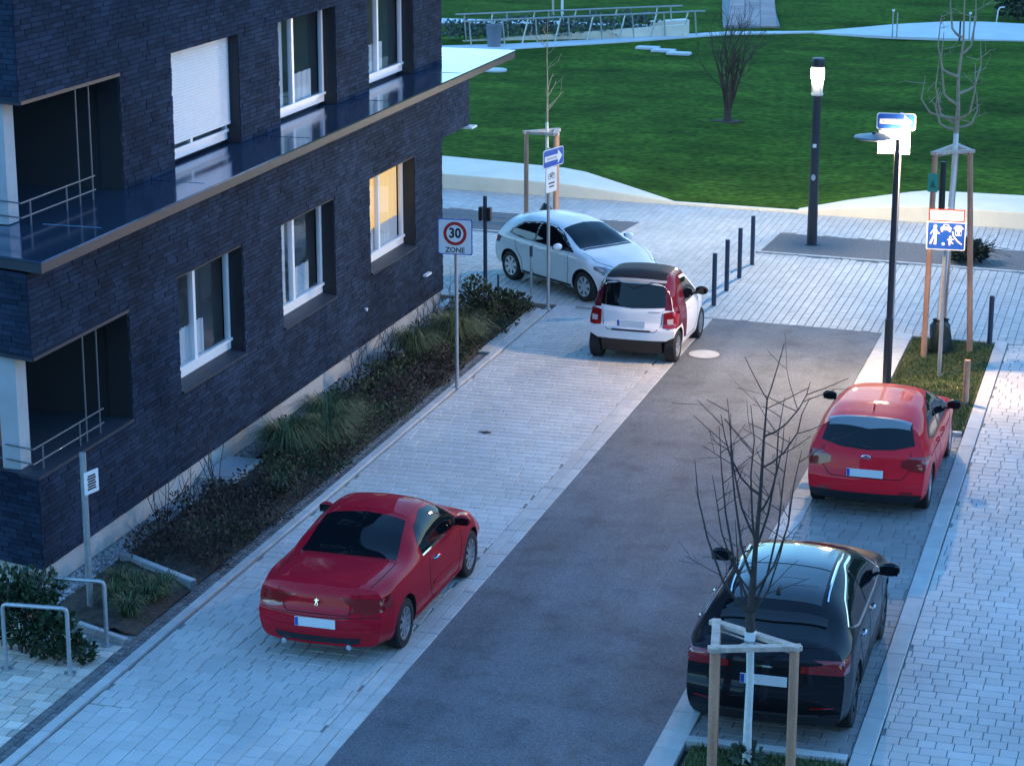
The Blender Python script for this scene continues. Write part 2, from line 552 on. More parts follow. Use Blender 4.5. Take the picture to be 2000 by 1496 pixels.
kerb_line('kerb_strip_east', (BX[1], skew(BX[1], 48.5)), (-1, skew(-1, 48.5)), 0.10, 1.0, 0.03)
kerb_line('kerb_strip_east_end', (BX[1] + .09, skew(BX[1], 48.62)), (BX[1] + 0.19, skew(BX[1], 50.8)), 0.10, 1.0, 0.03)
# kerbs along the road and the bed
kerb_line('kerb_road_west', (-8.50, 18), (-8.50, 42.2), 0.165, 1.0, 0.004)
kerb_line('gutter_road_west', (-8.335, 18), (-8.335, 42.2), 0.155, 0.5, 0.010, mi_gap=0.01)
kerb_line('kerb_road_east', (-4.68, 18), (-4.68, 35.7), 0.315, 0.5, 0.012)
kerb_line('kerb_plot_east', (-4.42, 35.7), (-4.42, 42.1), 0.575, 0.5, 0.012)
kerb_line('kerb_bay_east', (-2.63, 18), (-2.63, 42.0), 0.225, 1.0, 0.02)
kerb_line('kerb_bed', (-11.605, 18), (-11.605, 42.0), 0.135, 1.0, 0.022)
# two courses of dark granite setts along the bed
mb = MB(); mb.box(-11.96, -11.745, 18, 38.4, -0.1, -0.02)
sb = struct(mb.build('sett_strip', M_joint))
SETT = [cbox(-0.048, 0.048, -0.048, 0.048, -0.06, z_, 0.014).mesh('sett', M_sett) for z_ in (0.002, 0.006, 0.010)]
far = MB()
y, k = 20.2, 0
while y < 38.3:
    for x0 in (-11.905, -11.80):
        dx, dy = rnd.gauss(0, 0.003), rnd.gauss(0, 0.003)
        if k < 300:
            o = link('sett', rnd.choice(SETT), sb, (x0 + dx, y + dy, 0)); o.rotation_euler = (0, 0, rnd.gauss(0, 0.04))
        else:
            cbox(x0 + dx - 0.048, x0 + dx + 0.048, y + dy - 0.048, y + dy + 0.048, -0.06, rnd.uniform(0, 0.012), 0.014, far)
        k += 1
    y += 0.105
stuff(far.build('sett', M_sett, sb))
kerb_line('kerb_bed_end', (-11.75, 38.45), (-11.75, 42.0), 0.22, 1.0, 0.03)
# planting bed between pavement and house
mb = MB()
nx, ny = 10, 120
for j in range(ny + 1):
    for i in range(nx + 1):
        x = -13.42 + i * (13.42 - 11.965) / nx
        yy = 23.95 + j * (42.0 - 23.95) / ny
        e = min(i, nx - i, 2) / 2
        mb.v.append((x, yy, 0.0 + e * (0.05 + rnd.uniform(-0.02, 0.03))))
for j in range(ny):
    for i in range(nx):
        a = j * (nx + 1) + i
        mb.f.append((a, a + 1, a + nx + 2, a + nx + 1)); mb.m.append(0)
struct(mb.build('planting_bed', M_soil, smooth=True, sharp=180))
# gravel drip strip along the house: bed and pebbles
mb = MB(); mb.box(-13.95, -13.42, 23.95, 42.3, -0.1, 0.0)
gs = struct(mb.build('drip_strip', M_gravbed))
mb = MB()
for k in range(5200):
    x, yy = rnd.uniform(-13.74, -13.40), rnd.uniform(24.0, 42.0)
    r_ = rnd.uniform(0.012, 0.03)
    a = rnd.random() * 6.28
    c, s_ = math.cos(a) * r_, math.sin(a) * r_
    z = 0.004
    mb.add([(x + c, yy + s_, z), (x - s_, yy + c, z), (x - c, yy - s_, z), (x + s_, yy - c, z), (x + c * .2, yy, z + r_ * 1.1)],
           [(0, 1, 4), (1, 2, 4), (2, 3, 4), (3, 0, 4)])
stuff(mb.build('pebbles', M_gravel, gs))
# a granite edging across the bed
kerb_line('bed_edging', (-13.35, 26.35), (-11.97, 25.62), 0.10, 0.5, 0.13, m=M_kerb)
kerb_line('bed_edging_south', (-13.4, 24.22), (-11.97, 23.62), 0.08, 0.5, 0.08, m=M_kerb)
# beige paving by the bicycle racks
P = Paving('rack_paving', [(-16, 15), (-11.97, 15), (-11.97, 24.2), (-16, 24.2)], M_beige, gap=0.014, top=-0.002)
rows_across(P, -14.6, -11.97, 19.4, 24.1, 0.2, [0.2, 0.2, 0.3, 0.4], inside=lambda x, y: y < 23.45 - (x + 11.97) * 0.4 and in_view(x, y, 0, 80))
P.finish(220)

# ------------------------------------------------------------------ lawn, its low walls and the park behind
mb = MB()
nx, ny = 60, 60
X0, X1, Y0, Y1 = -60.0, 30.0, 53.35, 140.0
def lawn_z(x, y):
    t = min(1, max(0, (y - skew(x, 53.4)) / 5.0))
    g = min(1.0, abs(x + 10.0) / 3.0)
    return 0.03 + 0.16 * t * g * 0.6 + 0.02 * math.sin(x * 0.3) * math.sin(y * 0.21) * t
for j in range(ny + 1):
    for i in range(nx + 1):
        x = X0 + (X1 - X0) * i / nx
        yy = (skew(x, Y0) if j == 0 else Y0 + (Y1 - Y0) * (j / ny))
        if j: yy = max(yy, skew(x, Y0) + 0.01 * j)
        mb.v.append((x, yy, lawn_z(x, yy)))
for j in range(ny):
    for i in range(nx):
        a = j * (nx + 1) + i
        mb.f.append((a, a + 1, a + nx + 2, a + nx + 1)); mb.m.append(0)
struct(mb.build('lawn', M_lawn, smooth=True, sharp=180))
# pale kerb between square and lawn, in the gap of the walls
kerb_line('lawn_kerb', (-11.6, skew(-11.6, 53.22)), (-8.4, skew(-8.4, 53.22)), 0.14, 1.0, 0.06, m=M_concw)
def wedge_wall(name, label, pts):
    """pts: stations (x, front y, back y, front height, back height) of a low wall that runs out to a point"""
    mb = MB()
    for x, yf, yb, hf, hb in pts:
        mb.v += [(x, yf, -0.08), (x, yf, hf), (x, yb, hb), (x, yb, -0.08)]
    n = len(pts)
    for i in range(n - 1):
        a, b = i * 4, i * 4 + 4
        for k in range(4):
            mb.f.append((a + k, a + (k + 1) % 4, b + (k + 1) % 4, b + k)); mb.m.append(0)
    mb.f.append((3, 2, 1, 0)); mb.m.append(0)
    q = (n - 1) * 4
    mb.f.append((q, q + 1, q + 2, q + 3)); mb.m.append(0)
    bm = bmesh.new()
    me = mb.mesh(name, M_concw)
    bm.from_mesh(me)
    bmesh.ops.recalc_face_normals(bm, faces=bm.faces)
    bmesh.ops.bevel(bm, geom=[e for e in bm.edges if e.calc_face_angle(0) > 0.5], offset=0.02, segments=2, affect='EDGES')
    bm.to_mesh(me); bm.free()
    return tag(link(name, me), label, 'wall')
wedge_wall('seat_wall', 'low white concrete wall tapering down beside the square, behind the white hatchback',
           [(-26, skew(-26, 53.2), 57.6, 0.40, 0.42), (-18, skew(-18, 53.2), 56.25, 0.38, 0.40), (-15.0, skew(-15, 53.2), 55.75, 0.34, 0.36), (-14.3, skew(-14.3, 53.2), 55.4, 0.32, 0.34),
            (-13.0, skew(-13, 53.2), 54.5, 0.20, 0.22), (-11.55, skew(-11.55, 53.2), 53.5, 0.07, 0.08)])
wedge_wall('seat_wall', 'low white concrete wall tapering down beside the square, behind the tall lantern',
           [(-8.5, skew(-8.5, 53.18), 53.45, 0.07, 0.08), (-7.4, skew(-7.4, 53.2), 54.15, 0.20, 0.22), (-6.0, skew(-6, 53.2), 54.95, 0.33, 0.35), (-5.55, skew(-5.55, 53.2), 55.1, 0.37, 0.38),
            (-2, skew(-2, 53.2), 54.95, 0.40, 0.40), (8, skew(8, 53.2), 54.2, 0.40, 0.42)])
def g(px, py, z=0.0):
    """ground point (height z) seen at a pixel of the 2000 x 1496 photograph"""
    d = _fw * F_PX + _rt * (px - 1000) - _up * (py - 748)
    t = (z - CAM_H) / d.z
    return Vector((d.x * t, d.y * t, z))
ZP = 0.10                                     # park level
def park_poly(name, pts, z, m, th=0.06):
    q = [g(x, y, z) for x, y in pts]
    mb = MB(); mb.prism([(v.x, v.y) for v in q], z - th, z)
    return struct(mb.build(name, m))
M_path = mat('park_path', (0.60, 0.60, 0.60), 0.7, var=0.08, scale=1.0, fine=0.06, bscale=40)
M_slab = mat('path_slab', (0.40, 0.27, 0.24), 0.8, var=0.15, scale=2.0, island=0.12, fine=0.08, bscale=30)
M_rail = mat('rail_steel', (0.42, 0.46, 0.44), 0.4, metal=0.7)
M_shrub = mat('shrub_leaf', (0.055, 0.085, 0.05), 0.7, island=0.45)
M_sage = mat('sage_leaf', (0.10, 0.14, 0.12), 0.8, island=0.40)
park_poly('park_path_west', [(780, 104), (1000, 96), (1200, 83), (1420, 67), (1592, 63.5), (1592, 61), (1420, 62), (1200, 75), (1000, 86), (780, 92)], 0.17, M_path, 0.1)
park_poly('park_path_east', [(1590, 64), (1745, 72), (1900, 77), (2100, 82), (2100, 52), (2000, 47), (1920, 43), (1850, 42.5), (1745, 48), (1680, 54), (1590, 61.5)], 0.18, M_path, 0.1)
park_poly('park_path_far', [(780, 40), (870, 45), (1100, 47), (1275, 52), (1275, 49.5), (1100, 42), (870, 36.5), (780, 33)], 0.17, M_path, 0.1)
# slab path that climbs the lawn
sp = MB(); sp.prism([(-17.5, 89.3), (-15.35, 90.2), (-23.2, 128), (-25.2, 127.5)], 0.0, 0.20)
spo = struct(sp.build('slab_path', M_joint))
ax = Vector((-19.63 + 17.4, 101.63 - 89.51)).normalized()
ay = Vector((ax.y, -ax.x))
me_slab = cbox(-0.315, 0.315, -0.72, 0.72, -0.05, 0.03, 0.012).mesh('slab', M_slab)
ang = math.atan2(ax.y, ax.x) - math.pi / 2
for r_ in range(26):
    for c in range(3):
        p = Vector((-17.4, 89.6)) + ax * (0.75 + r_ * 1.46 + (0.4 if c == 1 else 0)) + ay * (0.36 + c * 0.66)
        o = link('slab', me_slab, spo, (p.x, p.y, 0.20 + rnd.uniform(-0.01, 0.01)), ang + rnd.gauss(0, 0.01))
# stepping stones
me_st = cbox(-0.42, 0.42, -0.24, 0.24, -0.04, 0.05, 0.02).mesh('stepping_stone', M_path)
for k, q in enumerate([(1265, 93.5), (1296, 99), (1326, 104.5)]):
    p = g(*q, 0.18)
    o = link('stepping_stone', me_st, None, (p.x, p.y, 0.17), R(-3))
    tag(o, ['pale rectangular stepping stone in the lawn, next to the railing path', 'pale rectangular stepping stone in the lawn, middle one of three',
            'pale rectangular stepping stone in the lawn, end one towards the square'][k], 'stepping stone', 'stepping stones in the lawn')
# round cover in the lawn
p = g(968, 138, 0.15)
mb = MB(); mb.lathe([(0.38, -0.1), (0.40, 0.03), (0.36, 0.05), (0.0, 0.055)], n=28)
tag(mb.build('shaft_cover', M_path, None, True, (p.x, p.y, 0.15)), 'round pale concrete shaft cover lying in the lawn', 'shaft cover')
# ramp wall
def park_wall(name, label, a, b, ha, hb, t=0.25):
    A, B = g(*a, ZP), g(*b, ZP)
    d = (B - A).normalized(); n = Vector((-d.y, d.x, 0)) * t
    vs_ = [A, B, B + n, A + n]
    mb = MB()
    mb.add([(v.x, v.y, 0) for v in vs_] + [(A.x, A.y, ZP + ha), (B.x, B.y, ZP + hb), (B.x + n.x, B.y + n.y, ZP + hb), (A.x + n.x, A.y + n.y, ZP + ha)],
           [(0, 3, 2, 1), (4, 5, 6, 7), (0, 1, 5, 4), (1, 2, 6, 5), (2, 3, 7, 6), (3, 0, 4, 7)])
    return tag(mb.build(name, M_concw), label, 'wall')
park_wall('ramp_wall', 'long white ramp wall that rises behind the park railing', (905, 84), (1344, 74), 0.06, 0.50)
park_wall('planter_wall', 'white end wall of the planter above the park ramp', (1270, 71), (1346, 69), 0.52, 0.58, 0.6)
# shrubs of the planter: countable clumps
def leaf_clump(mb, c, rx, ry, rz, n, size, mi=0, rg=rnd, flat=0.5):
    for _ in range(n):
        while True:
            u = Vector((rg.uniform(-1, 1), rg.uniform(-1, 1), rg.uniform(-0.6, 1)))
            if 0.25 < u.length < 1.0: break
        p = Vector((c[0] + u.x * rx, c[1] + u.y * ry, c[2] + u.z * rz))
        d = (u + Vector((rg.uniform(-1, 1), rg.uniform(-1, 1), rg.uniform(-.3, 1))) * 0.8).normalized()
        s = d.cross(Vector((rg.uniform(-1, 1), rg.uniform(-1, 1), rg.uniform(-1, 1)))).normalized()
        l = size * rg.uniform(0.6, 1.3)
        w = l * 0.38
        nrm = d.cross(s) * l * 0.12
        mb.add([p, p + d * l * 0.45 + s * w + nrm, p + d * l, p + d * l * 0.45 - s * w + nrm], [(0, 1, 2, 3)], mi)
    return mb
sg = random.Random(3)
for k in range(16):
    t = k / 15.0
    a = g(880 + t * 385, 73 - 10 * t + sg.uniform(-2, 2), 0.3)
    mb = MB()
    h = sg.uniform(0.3, 0.5)
    leaf_clump(mb, (0, 0, h * 0.75), 0.55, 0.45, h, 130, 0.16, rg=sg)
    mb.tube([(0, 0, -0.3), (0.03, 0, h * .5), (0, 0.04, h)], [0.03, 0.02, 0.01], 5)
    tag(mb.build('planter_shrub', M_sage, None, False, (a.x, a.y, 0.25)), 'low grey-green shrub planted behind the park ramp railing', 'shrub', 'shrubs along the park ramp')
# railings with leaning posts
def railing(name, label, px, base_z, hgt, lean, n):
    root = thing(name, label, 'railing')
    pts = [g(*q, base_z) for q in px]
    P0, P1 = pts[0], pts[-1]
    d = (P1 - P0)
    mb = MB(); mb.tube([p + Vector((0, 0, hgt)) for p in (P0, P0.lerp(P1, .5), P1)], 0.035, 6)
    mb.build('handrail', M_rail, root, True)
    for k in range(n):
        b_ = P0.lerp(P1, (k + 0.5) / n)
        ln = d.normalized() * (lean * (1 if k % 2 else -0.35))
        mb = MB(); mb.tube([b_ - Vector((0, 0, 0.15)), b_ + ln + Vector((0, 0, hgt))], 0.032, 6)
        mb.build('post', M_rail, root, True)
    return root
railing('park_railing', 'long steel railing with leaning posts along the path kerb of the lawn', [(905, 91), (1376, 68.5)], 0.17, 0.92, 0.28, 15)
railing('park_railing', 'steel railing with leaning posts on the upper side of the park ramp', [(890, 81), (1332, 62)], 0.2, 1.0, 0.22, 11)
# bin
mb = MB(); mb.lathe([(0.24, 0), (0.30, 0.78), (0.31, 0.8), (0.29, 0.8), (0.28, 0.74), (0.05, 0.72)], n=18)
p = g(965, 91, 0.17)
tag(mb.build('litter_bin', mat('bin_grey', (0.17, 0.19, 0.23), 0.6), None, True, (p.x, p.y, 0.17)), 'grey tapered litter bin standing by the park railing', 'bin')
# post pairs at the far path
for q, lab in (((1747, 72), 'pair of slim steel posts on the far park path, near the slab path'), ((1897, 78), 'pair of slim steel posts on the far park path, near the dark bush')):
    p = g(*q, 0.18)
    root = thing('post_pair', lab, 'barrier', (p.x, p.y, 0.14), group='steel post pairs on the far path')
    for dx in (-0.085, 0.085):
        mb = MB(); mb.tube([(dx, 0, 0), (dx, 0, 0.95 + (0.08 if dx < 0 else 0))], 0.028, 6)
        mb.build('post', M_rail, root, True)
    mb = MB(); mb.box(-0.13, -0.03, -0.04, 0.04, 1.0, 1.08)
    mb.build('cap', M_white, root)
p = g(1874, 79, 0.18)
mb = MB(); mb.tube([(0, 0, 0), (0, 0, 0.75)], 0.035, 8)
tag(mb.build('path_post', M_postblue, None, True, (p.x, p.y, 0.14)), 'single dark blue post on the far park path', 'post')
# dark bush and frame at the far corner
p = g(1985, 42, 0.12)
root = thing('evergreen_bush', 'dark evergreen bush beyond the far park path', 'bush', (p.x, p.y, 0.1))
mb = MB(); leaf_clump(mb, (0.4, 0.6, 0.7), 1.3, 1.2, 0.9, 900, 0.2, rg=sg); mb.build('foliage', mat('dark_leaf', (0.018, 0.028, 0.02), 0.7, island=0.4), root)
mb = MB(); mb.tube([(0, 0, -0.05), (0.1, 0.2, 0.6)], [0.06, 0.03], 6); mb.build('stem', M_bark, root)
p = g(1946, 44, 0.12)
mb = MB(); mb.tube([(0, 0, 0), (0.05, 0, 0.5), (0.12, 0, 0.62), (0.3, 0, 0.64)], 0.03, 6)
tag(mb.build('bent_post', M_white, None, True, (p.x, p.y, 0.1)), 'short bent white post beside the dark evergreen bush', 'post')

# ring of hills out of view, added to hide the bright horizon from reflections
mb = MB()
n = 160
hr = random.Random(9)
hh = [26 + 9 * math.sin(k * 0.21) + 6 * math.sin(k * 0.57 + 1) + hr.uniform(0, 5) for k in range(n)]
for k in range(n):
    a = 2 * math.pi * k / n
    c_, s_ = math.cos(a), math.sin(a)
    h = (hh[k] + hh[(k + 1) % n]) / 2
    mb.v += [(210 * c_, 40 + 210 * s_, -1), (240 * c_, 40 + 240 * s_, h * .8), (300 * c_, 40 + 300 * s_, h), (520 * c_, 40 + 520 * s_, h + 22), (900 * c_, 40 + 900 * s_, -2)]
for k in range(n):
    q = (k + 1) % n
    for j in range(4):
        mb.f.append((k * 5 + j, q * 5 + j, q * 5 + j + 1, k * 5 + j + 1)); mb.m.append(0)
struct(mb.build('horizon_screen', mat('screen_green', (0.030, 0.045, 0.025), 0.95, var=0.4, scale=0.08, bump=1.0, bscale=0.4), smooth=True, sharp=180))
# ------------------------------------------------------------------ the brick house
XL, XU = -13.75, -14.60                       # street walls: lower storey, upper storey
ZB, ZL = 0.33, 4.50                           # foot of the brickwork, top of the ledge
EX, EY = -0.966, 0.259                        # direction of the end wall that turns away from the street
house = thing('brick_house', 'dark brick apartment house with projecting metal ledge and corner loggias', 'building', (0, 0, 0))
def holes_split(y0, y1, z0, z1, holes):
    """rectangles that cover (y0..y1, z0..z1) outside the holes"""
    ys = sorted({y0, y1, *[h[0] for h in holes], *[h[1] for h in holes]})
    ys = [v for v in ys if y0 <= v <= y1]
    for a, b in zip(ys, ys[1:]):
        m = (a + b) / 2
        segs = [(z0, z1)]
        for h in holes:
            if h[0] <= m <= h[1]:
                ns = []
                for s0, s1 in segs:
                    if h[2] > s0: ns.append((s0, min(s1, h[2])))
                    if h[3] < s1: ns.append((max(s0, h[3]), s1))
                segs = [t for t in ns if t[1] - t[0] > 1e-4]
        for s0, s1 in segs:
            yield a, b, s0, s1
def wall_and_bricks(name, O, D, N, y0, y1, z0, z1, holes, thick=0.04, bl=0.285, bh=0.071, skip=None):
    """mortar wall with the bricks as geometry on its face. O origin, D direction along, N outward"""
    O, D, N = Vector(O), Vector(D), Vector(N)
    mb = MB()
    for a, b, s0, s1 in holes_split(y0, y1, z0, z1, holes):
        q = [O + D * a, O + D * b, O + D * b - N * thick, O + D * a - N * thick]
        mb.add([(v.x, v.y, s0) for v in q] + [(v.x, v.y, s1) for v in q],
               [(0, 3, 2, 1), (4, 5, 6, 7), (0, 1, 5, 4), (1, 2, 6, 5), (2, 3, 7, 6), (3, 0, 4, 7)])
    w = mb.build(name, M_mortar, house)
    mb = MB()
    n = int(round((z1 - z0) / bh))
    ch = (z1 - z0) / n
    for r_ in range(n):
        za, zb = z0 + r_ * ch + 0.004, z0 + (r_ + 1) * ch - 0.004
        zm = (za + zb) / 2
        cuts = [(y0, y1)]
        for h in holes:
            if h[2] - 0.005 < zm < h[3] + 0.005:
                nc = []
                for c0, c1 in cuts:
                    if h[0] > c0: nc.append((c0, min(c1, h[0])))
                    if h[1] < c1: nc.append((max(c0, h[1]), c1))
                cuts = [c for c in nc if c[1] - c[0] > 0.02]
        y = y0 - (0.0, 0.5, 0.25, 0.75)[r_ % 4] * bl - rnd.uniform(0, 0.04)
        while y < y1:
            L_ = bl + rnd.uniform(-0.05, 0.03)
            for c0, c1 in cuts:
                a, b = max(y + 0.005, c0), min(y + L_ - 0.005, c1)
                if b - a > 0.03:
                    t = 0.012 + rnd.uniform(-0.004, 0.005)
                    p, q = O + D * a, O + D * b
                    P_, Q_ = p + N * t, q + N * t
                    mb.add([(p.x, p.y, za), (q.x, q.y, za), (q.x, q.y, zb), (p.x, p.y, zb),
                            (P_.x, P_.y, za), (Q_.x, Q_.y, za), (Q_.x, Q_.y, zb), (P_.x, P_.y, zb)],
                           [(4, 5, 6, 7), (0, 1, 5, 4), (1, 2, 6, 5), (2, 3, 7, 6), (3, 0, 4, 7)])
            y += L_
    stuff(mb.build('bricks', M_brick, w))
    return w
WL = [(29.38, 31.80, 1.55, 3.28), (33.40, 35.83, 1.55, 3.28), (37.62, 40.13, 1.55, 3.30)]
WU = [(31.30, 33.87, ZL, 6.30), (35.58, 38.29, ZL, 6.30), (40.02, 42.62, ZL, 6.30)]
LOG_L = (24.90, 27.76, 1.60, 3.20)
LOG_U = (26.40, 29.53, ZL, 6.22)
# street walls
wall_and_bricks('wall', (XL, 0, 0), (0, 1, 0), (1, 0, 0), 24.95, 41.80, ZB, 4.30, WL + [(24.9, 27.76, 1.60, 3.20)])
wall_and_bricks('wall', (XL, 0, 0), (0, 1, 0), (1, 0, 0), 41.805, 43.60, 3.37, 4.30, [])
wall_and_bricks('wall', (XU, 0, 0), (0, 1, 0), (1, 0, 0), 26.55, 44.42, ZL, 9.2, WU + [(26.4, 29.53, ZL, 6.22)])
# end walls that face the racks
wall_and_bricks('wall', (XL, 24.95, 0), (EX, EY, 0), (-EY, EX, 0), 0.0, 5.0, ZB, 4.30, [(-0.1, 3.2, 1.60, 3.20)])
wall_and_bricks('wall', (XU, 26.55, 0), (EX, EY, 0), (-EY, EX, 0), 0.0, 5.0, ZL, 9.2, [(-0.1, 3.2, ZL, 6.22)])
# far end walls
mb = MB(); mb.box(-24, XL - 0.05, 41.45, 41.80, ZB, 4.30); mb.build('end_wall', M_mortar, house)
mb = MB(); mb.box(-24, XU - 0.05, 44.07, 44.42, ZL, 9.2); mb.build('end_wall', M_mortar, house)
mb = MB(); mb.box(-16.5, XL - 0.05, 41.81, 43.60, 3.37, 4.30); mb.build('loggia_beam', M_mortar, house)
mb = MB(); mb.box(XL - 0.05, XL + 0.16, 43.3, 43.66, 3.33, 3.365); mb.build('drip_plate', M_pvc, house)
mb = MB(); mb.box(-24, XL - 0.4, 26.8, 41.4, ZL - 0.1, 4.28); mb.build('storey_slab', M_conc, house)
# core so that no light leaks through the rooms
mb = MB(); mb.box(-26, -17.2, 28, 41.4, 0, 4.3); mb.box(-26, -17.8, 30, 44.0, 4.5, 9.1); mb.build('core', M_darkroom, house)
M_brickfar = mat('dark_brick_plain', (0.017, 0.028, 0.050), 0.85, spec=0.10, var=0.25, scale=1.2)
mb = MB(); mb.prism([(XU, 26.55), (XU, 44.42), (-26, 44.42), (-26, 29.6)], 9.2, 17.5); mb.build('unseen_upper_storeys', M_brickfar, house)  # unseen storeys, added to darken the sky mirrored in the car windows
for fl in range(2):
    for k in range(4):
        y0 = 29.0 + k * 4.0; z0 = 10.4 + fl * 3.2
        w_ = MB(); w_.box(XU + 0.002, XU + 0.05, y0, y0 + 1.8, z0, z0 + 1.7); w_ = w_.build('window', M_pvc, house)
        MB().box(XU + 0.052, XU + 0.06, y0 + 0.1, y0 + 1.7, z0 + 0.1, z0 + 1.6).build('pane', M_darkroom, w_)
mb = MB(); mb.box(-26.2, XU + 0.2, 26.4, 44.6, 17.5, 17.8); mb.build('roof', M_fascia, house)
# plinth
mb = MB(); mb.prism([(XL - 0.03, 24.99), (XL - 0.03, 41.75), (-20, 41.75), (XL - 0.03 + EX * 5, 24.99 + EY * 5)], -0.1, ZB - 0.012); mb.build('plinth', M_conc, house)
# metal ledge over the lower storey, with its fascia and standing seams
LX0, LX1 = -13.47, -13.70                     # the ledge narrows a little towards the square
lp = [(LX0, 24.85), (LX1, 46.85), (-24, 46.85), (-24, 30.0), (LX0 + EX * 6, 24.85 + EY * 6)]
mb = MB(); mb.prism(lp, ZL - 0.03, ZL); led = mb.build('ledge', M_sheet, house)
lq = [(LX0 - 0.015, 24.87), (LX1 - 0.015, 46.83), (-24, 46.83), (-24, 30.0), (LX0 - 0.015 + EX * 6, 24.87 + EY * 6)]
mb = MB(); mb.prism(lq, ZL - 0.165, ZL - 0.031); mb.build('fascia', M_fascia, led)
for yy in (27.0, 30.4, 34.7, 39.0, 43.0):
    mb = MB(); mb.box(XU + 0.02, LX1 - 0.01, yy - 0.006, yy + 0.006, ZL + 0.0005, ZL + 0.006); mb.build('seam', M_sheet, led)
# windows
def window(y0, y1, z0, z1, X, kind, frame_y0=0.0, sill=True):
    """reveal, frame with two sashes, panes, sill and what hangs behind the glass"""
    d = 0.23
    root = MB()
    # reveal lining: jambs, head
    root.box(X - 0.36, X - 0.004, y1 - 0.012, y1 + 0.0, z0, z1)
    root.box(X - 0.36, X - 0.004, y0, y0 + 0.012, z0, z1)
    root.box(X - 0.36, X - 0.004, y0 + 0.012, y1 - 0.012, z1 - 0.02, z1)
    w = root.build('window', M_reveal, house)
    fb, ft = z0 + 0.10, z1 - 0.05
    fx0, fx1 = X - d - 0.07, X - d
    fr = MB()
    a, b = y0 + 0.014, y1 - 0.014
    fr.box(fx0, fx1, a, b, z0 + 0.06, z0 + 0.22)
    fr.box(fx0, fx1, a, b, ft, z1 - 0.021)
    fr.box(fx0, fx1, a, a + 0.07, z0 + 0.22, ft)
    fr.box(fx0, fx1, b - 0.08, b, z0 + 0.22, ft)
    mid = a + (b - a) * 0.44
    fr.box(fx0, fx1 + 0.012, mid - 0.045, mid + 0.045, z0 + 0.22, ft)
    fr.box(fx1 + 0.001, fx1 + 0.035, a, b, z0 + 0.19, z0 + 0.235)
    fr.build('frame', M_pvc, w)
    for p0, p1 in ((a + 0.07, mid - 0.045), (mid + 0.045, b - 0.08)):
        g_ = MB(); g_.box(fx0 + 0.03, fx0 + 0.038, p0, p1, z0 + 0.22, ft)
        g_.build('pane', M_pane, w)
    if sill:
        s = MB()
        s.add([(X - d - 0.02, y0 + .013, z0 + 0.06), (X - d - 0.02, y1 - .013, z0 + 0.06), (X + 0.05, y1 - .013, z0 + 0.005), (X + 0.05, y0 + .013, z0 + 0.005),
               (X - d - 0.02, y0 + .013, z0 + 0.03), (X - d - 0.02, y1 - .013, z0 + 0.03), (X + 0.05, y1 - .013, z0 - 0.025), (X + 0.05, y0 + .013, z0 - 0.025)],
              [(0, 3, 2, 1), (4, 5, 6, 7), (3, 7, 6, 2), (0, 1, 5, 4), (1, 2, 6, 5), (0, 4, 7, 3)])
        s.build('sill', M_fascia, w)
    # room behind
    rm = MB()
    rx0, rx1 = X - 2.4, fx0 - 0.02
    e = 0.1
    for f in (((rx0, y0 - e, z0), (rx0, y1 + e, z0), (rx0, y1 + e, z1), (rx0, y0 - e, z1)), ((rx0, y0 - e, z0), (rx1, y0 - e, z0), (rx1, y1 + e, z0), (rx0, y1 + e, z0)),
              ((rx0, y0 - e, z1), (rx1, y0 - e, z1), (rx1, y1 + e, z1), (rx0, y1 + e, z1)), ((rx0, y1 + e, z0), (rx1, y1 + e, z0), (rx1, y1 + e, z1), (rx0, y1 + e, z1)),
              ((rx0, y0 - e, z0), (rx1, y0 - e, z0), (rx1, y0 - e, z1), (rx0, y0 - e, z1))):
        rm.add(f, [(0, 1, 2, 3)])
    rm.build('room', M_room, w)
    def drape(c0, c1, zz0, zz1, m, amp=0.02, x=fx0 - 0.035):
        n = max(8, int((c1 - c0) / 0.025))
        k = MB()
        for i in range(n + 1):
            yy = c0 + (c1 - c0) * i / n
            xx = x + amp * math.sin(yy * 48) + amp * .5 * math.sin(yy * 23)
            k.v += [(xx, yy, zz0), (xx, yy, zz1)]
        for i in range(n):
            k.f.append((2 * i, 2 * i + 2, 2 * i + 3, 2 * i + 1)); k.m.append(0)
        return k.build('curtain', m, w, True, sharp=180)
    if kind == 'blind':
        k = MB()
        zt, zb_ = z1 - 0.025, z0 + 0.36
        nn = 30
        for i in range(nn):
            q0 = zb_ + (zt - zb_) * i / nn
            q1 = zb_ + (zt - zb_) * (i + 1) / nn
            k.box(fx1 + 0.05, fx1 + 0.062, a, b, q0 + 0.003, q1)
        k.box(fx1 + 0.045, fx1 + 0.068, a, b, zb_ - 0.04, zb_)
        bl_ = k.build('roller_blind', M_blind, w)
    elif kind == 'curtain':
        drape(a + 0.05, a + 0.60, z0 + 0.9, z1 - 0.35, M_curtain)
        drape(a + 0.05, mid + 0.55, z0 + 0.2, z0 + 0.75, M_curtain)
    elif kind == 'sides':
        drape(a + 0.02, a + 0.95, z0 + 0.2, z1 - 0.05, M_curtain)
        drape(mid + 0.2, b - 0.35, z0 + 0.2, z0 + 0.7, M_curtain)
    elif kind == 'warm':
        drape(a + 0.6, b - 0.1, z0 + 0.62, z1 - 0.05, M_curtw)
        drape(a + 0.05, a + 0.62, z0 + 0.2, z1 - 0.05, M_curtain, 0.025)
        drape(a + 0.5, b - 0.1, z0 + 0.2, z0 + 0.62, M_curtain, 0.02)
    return w
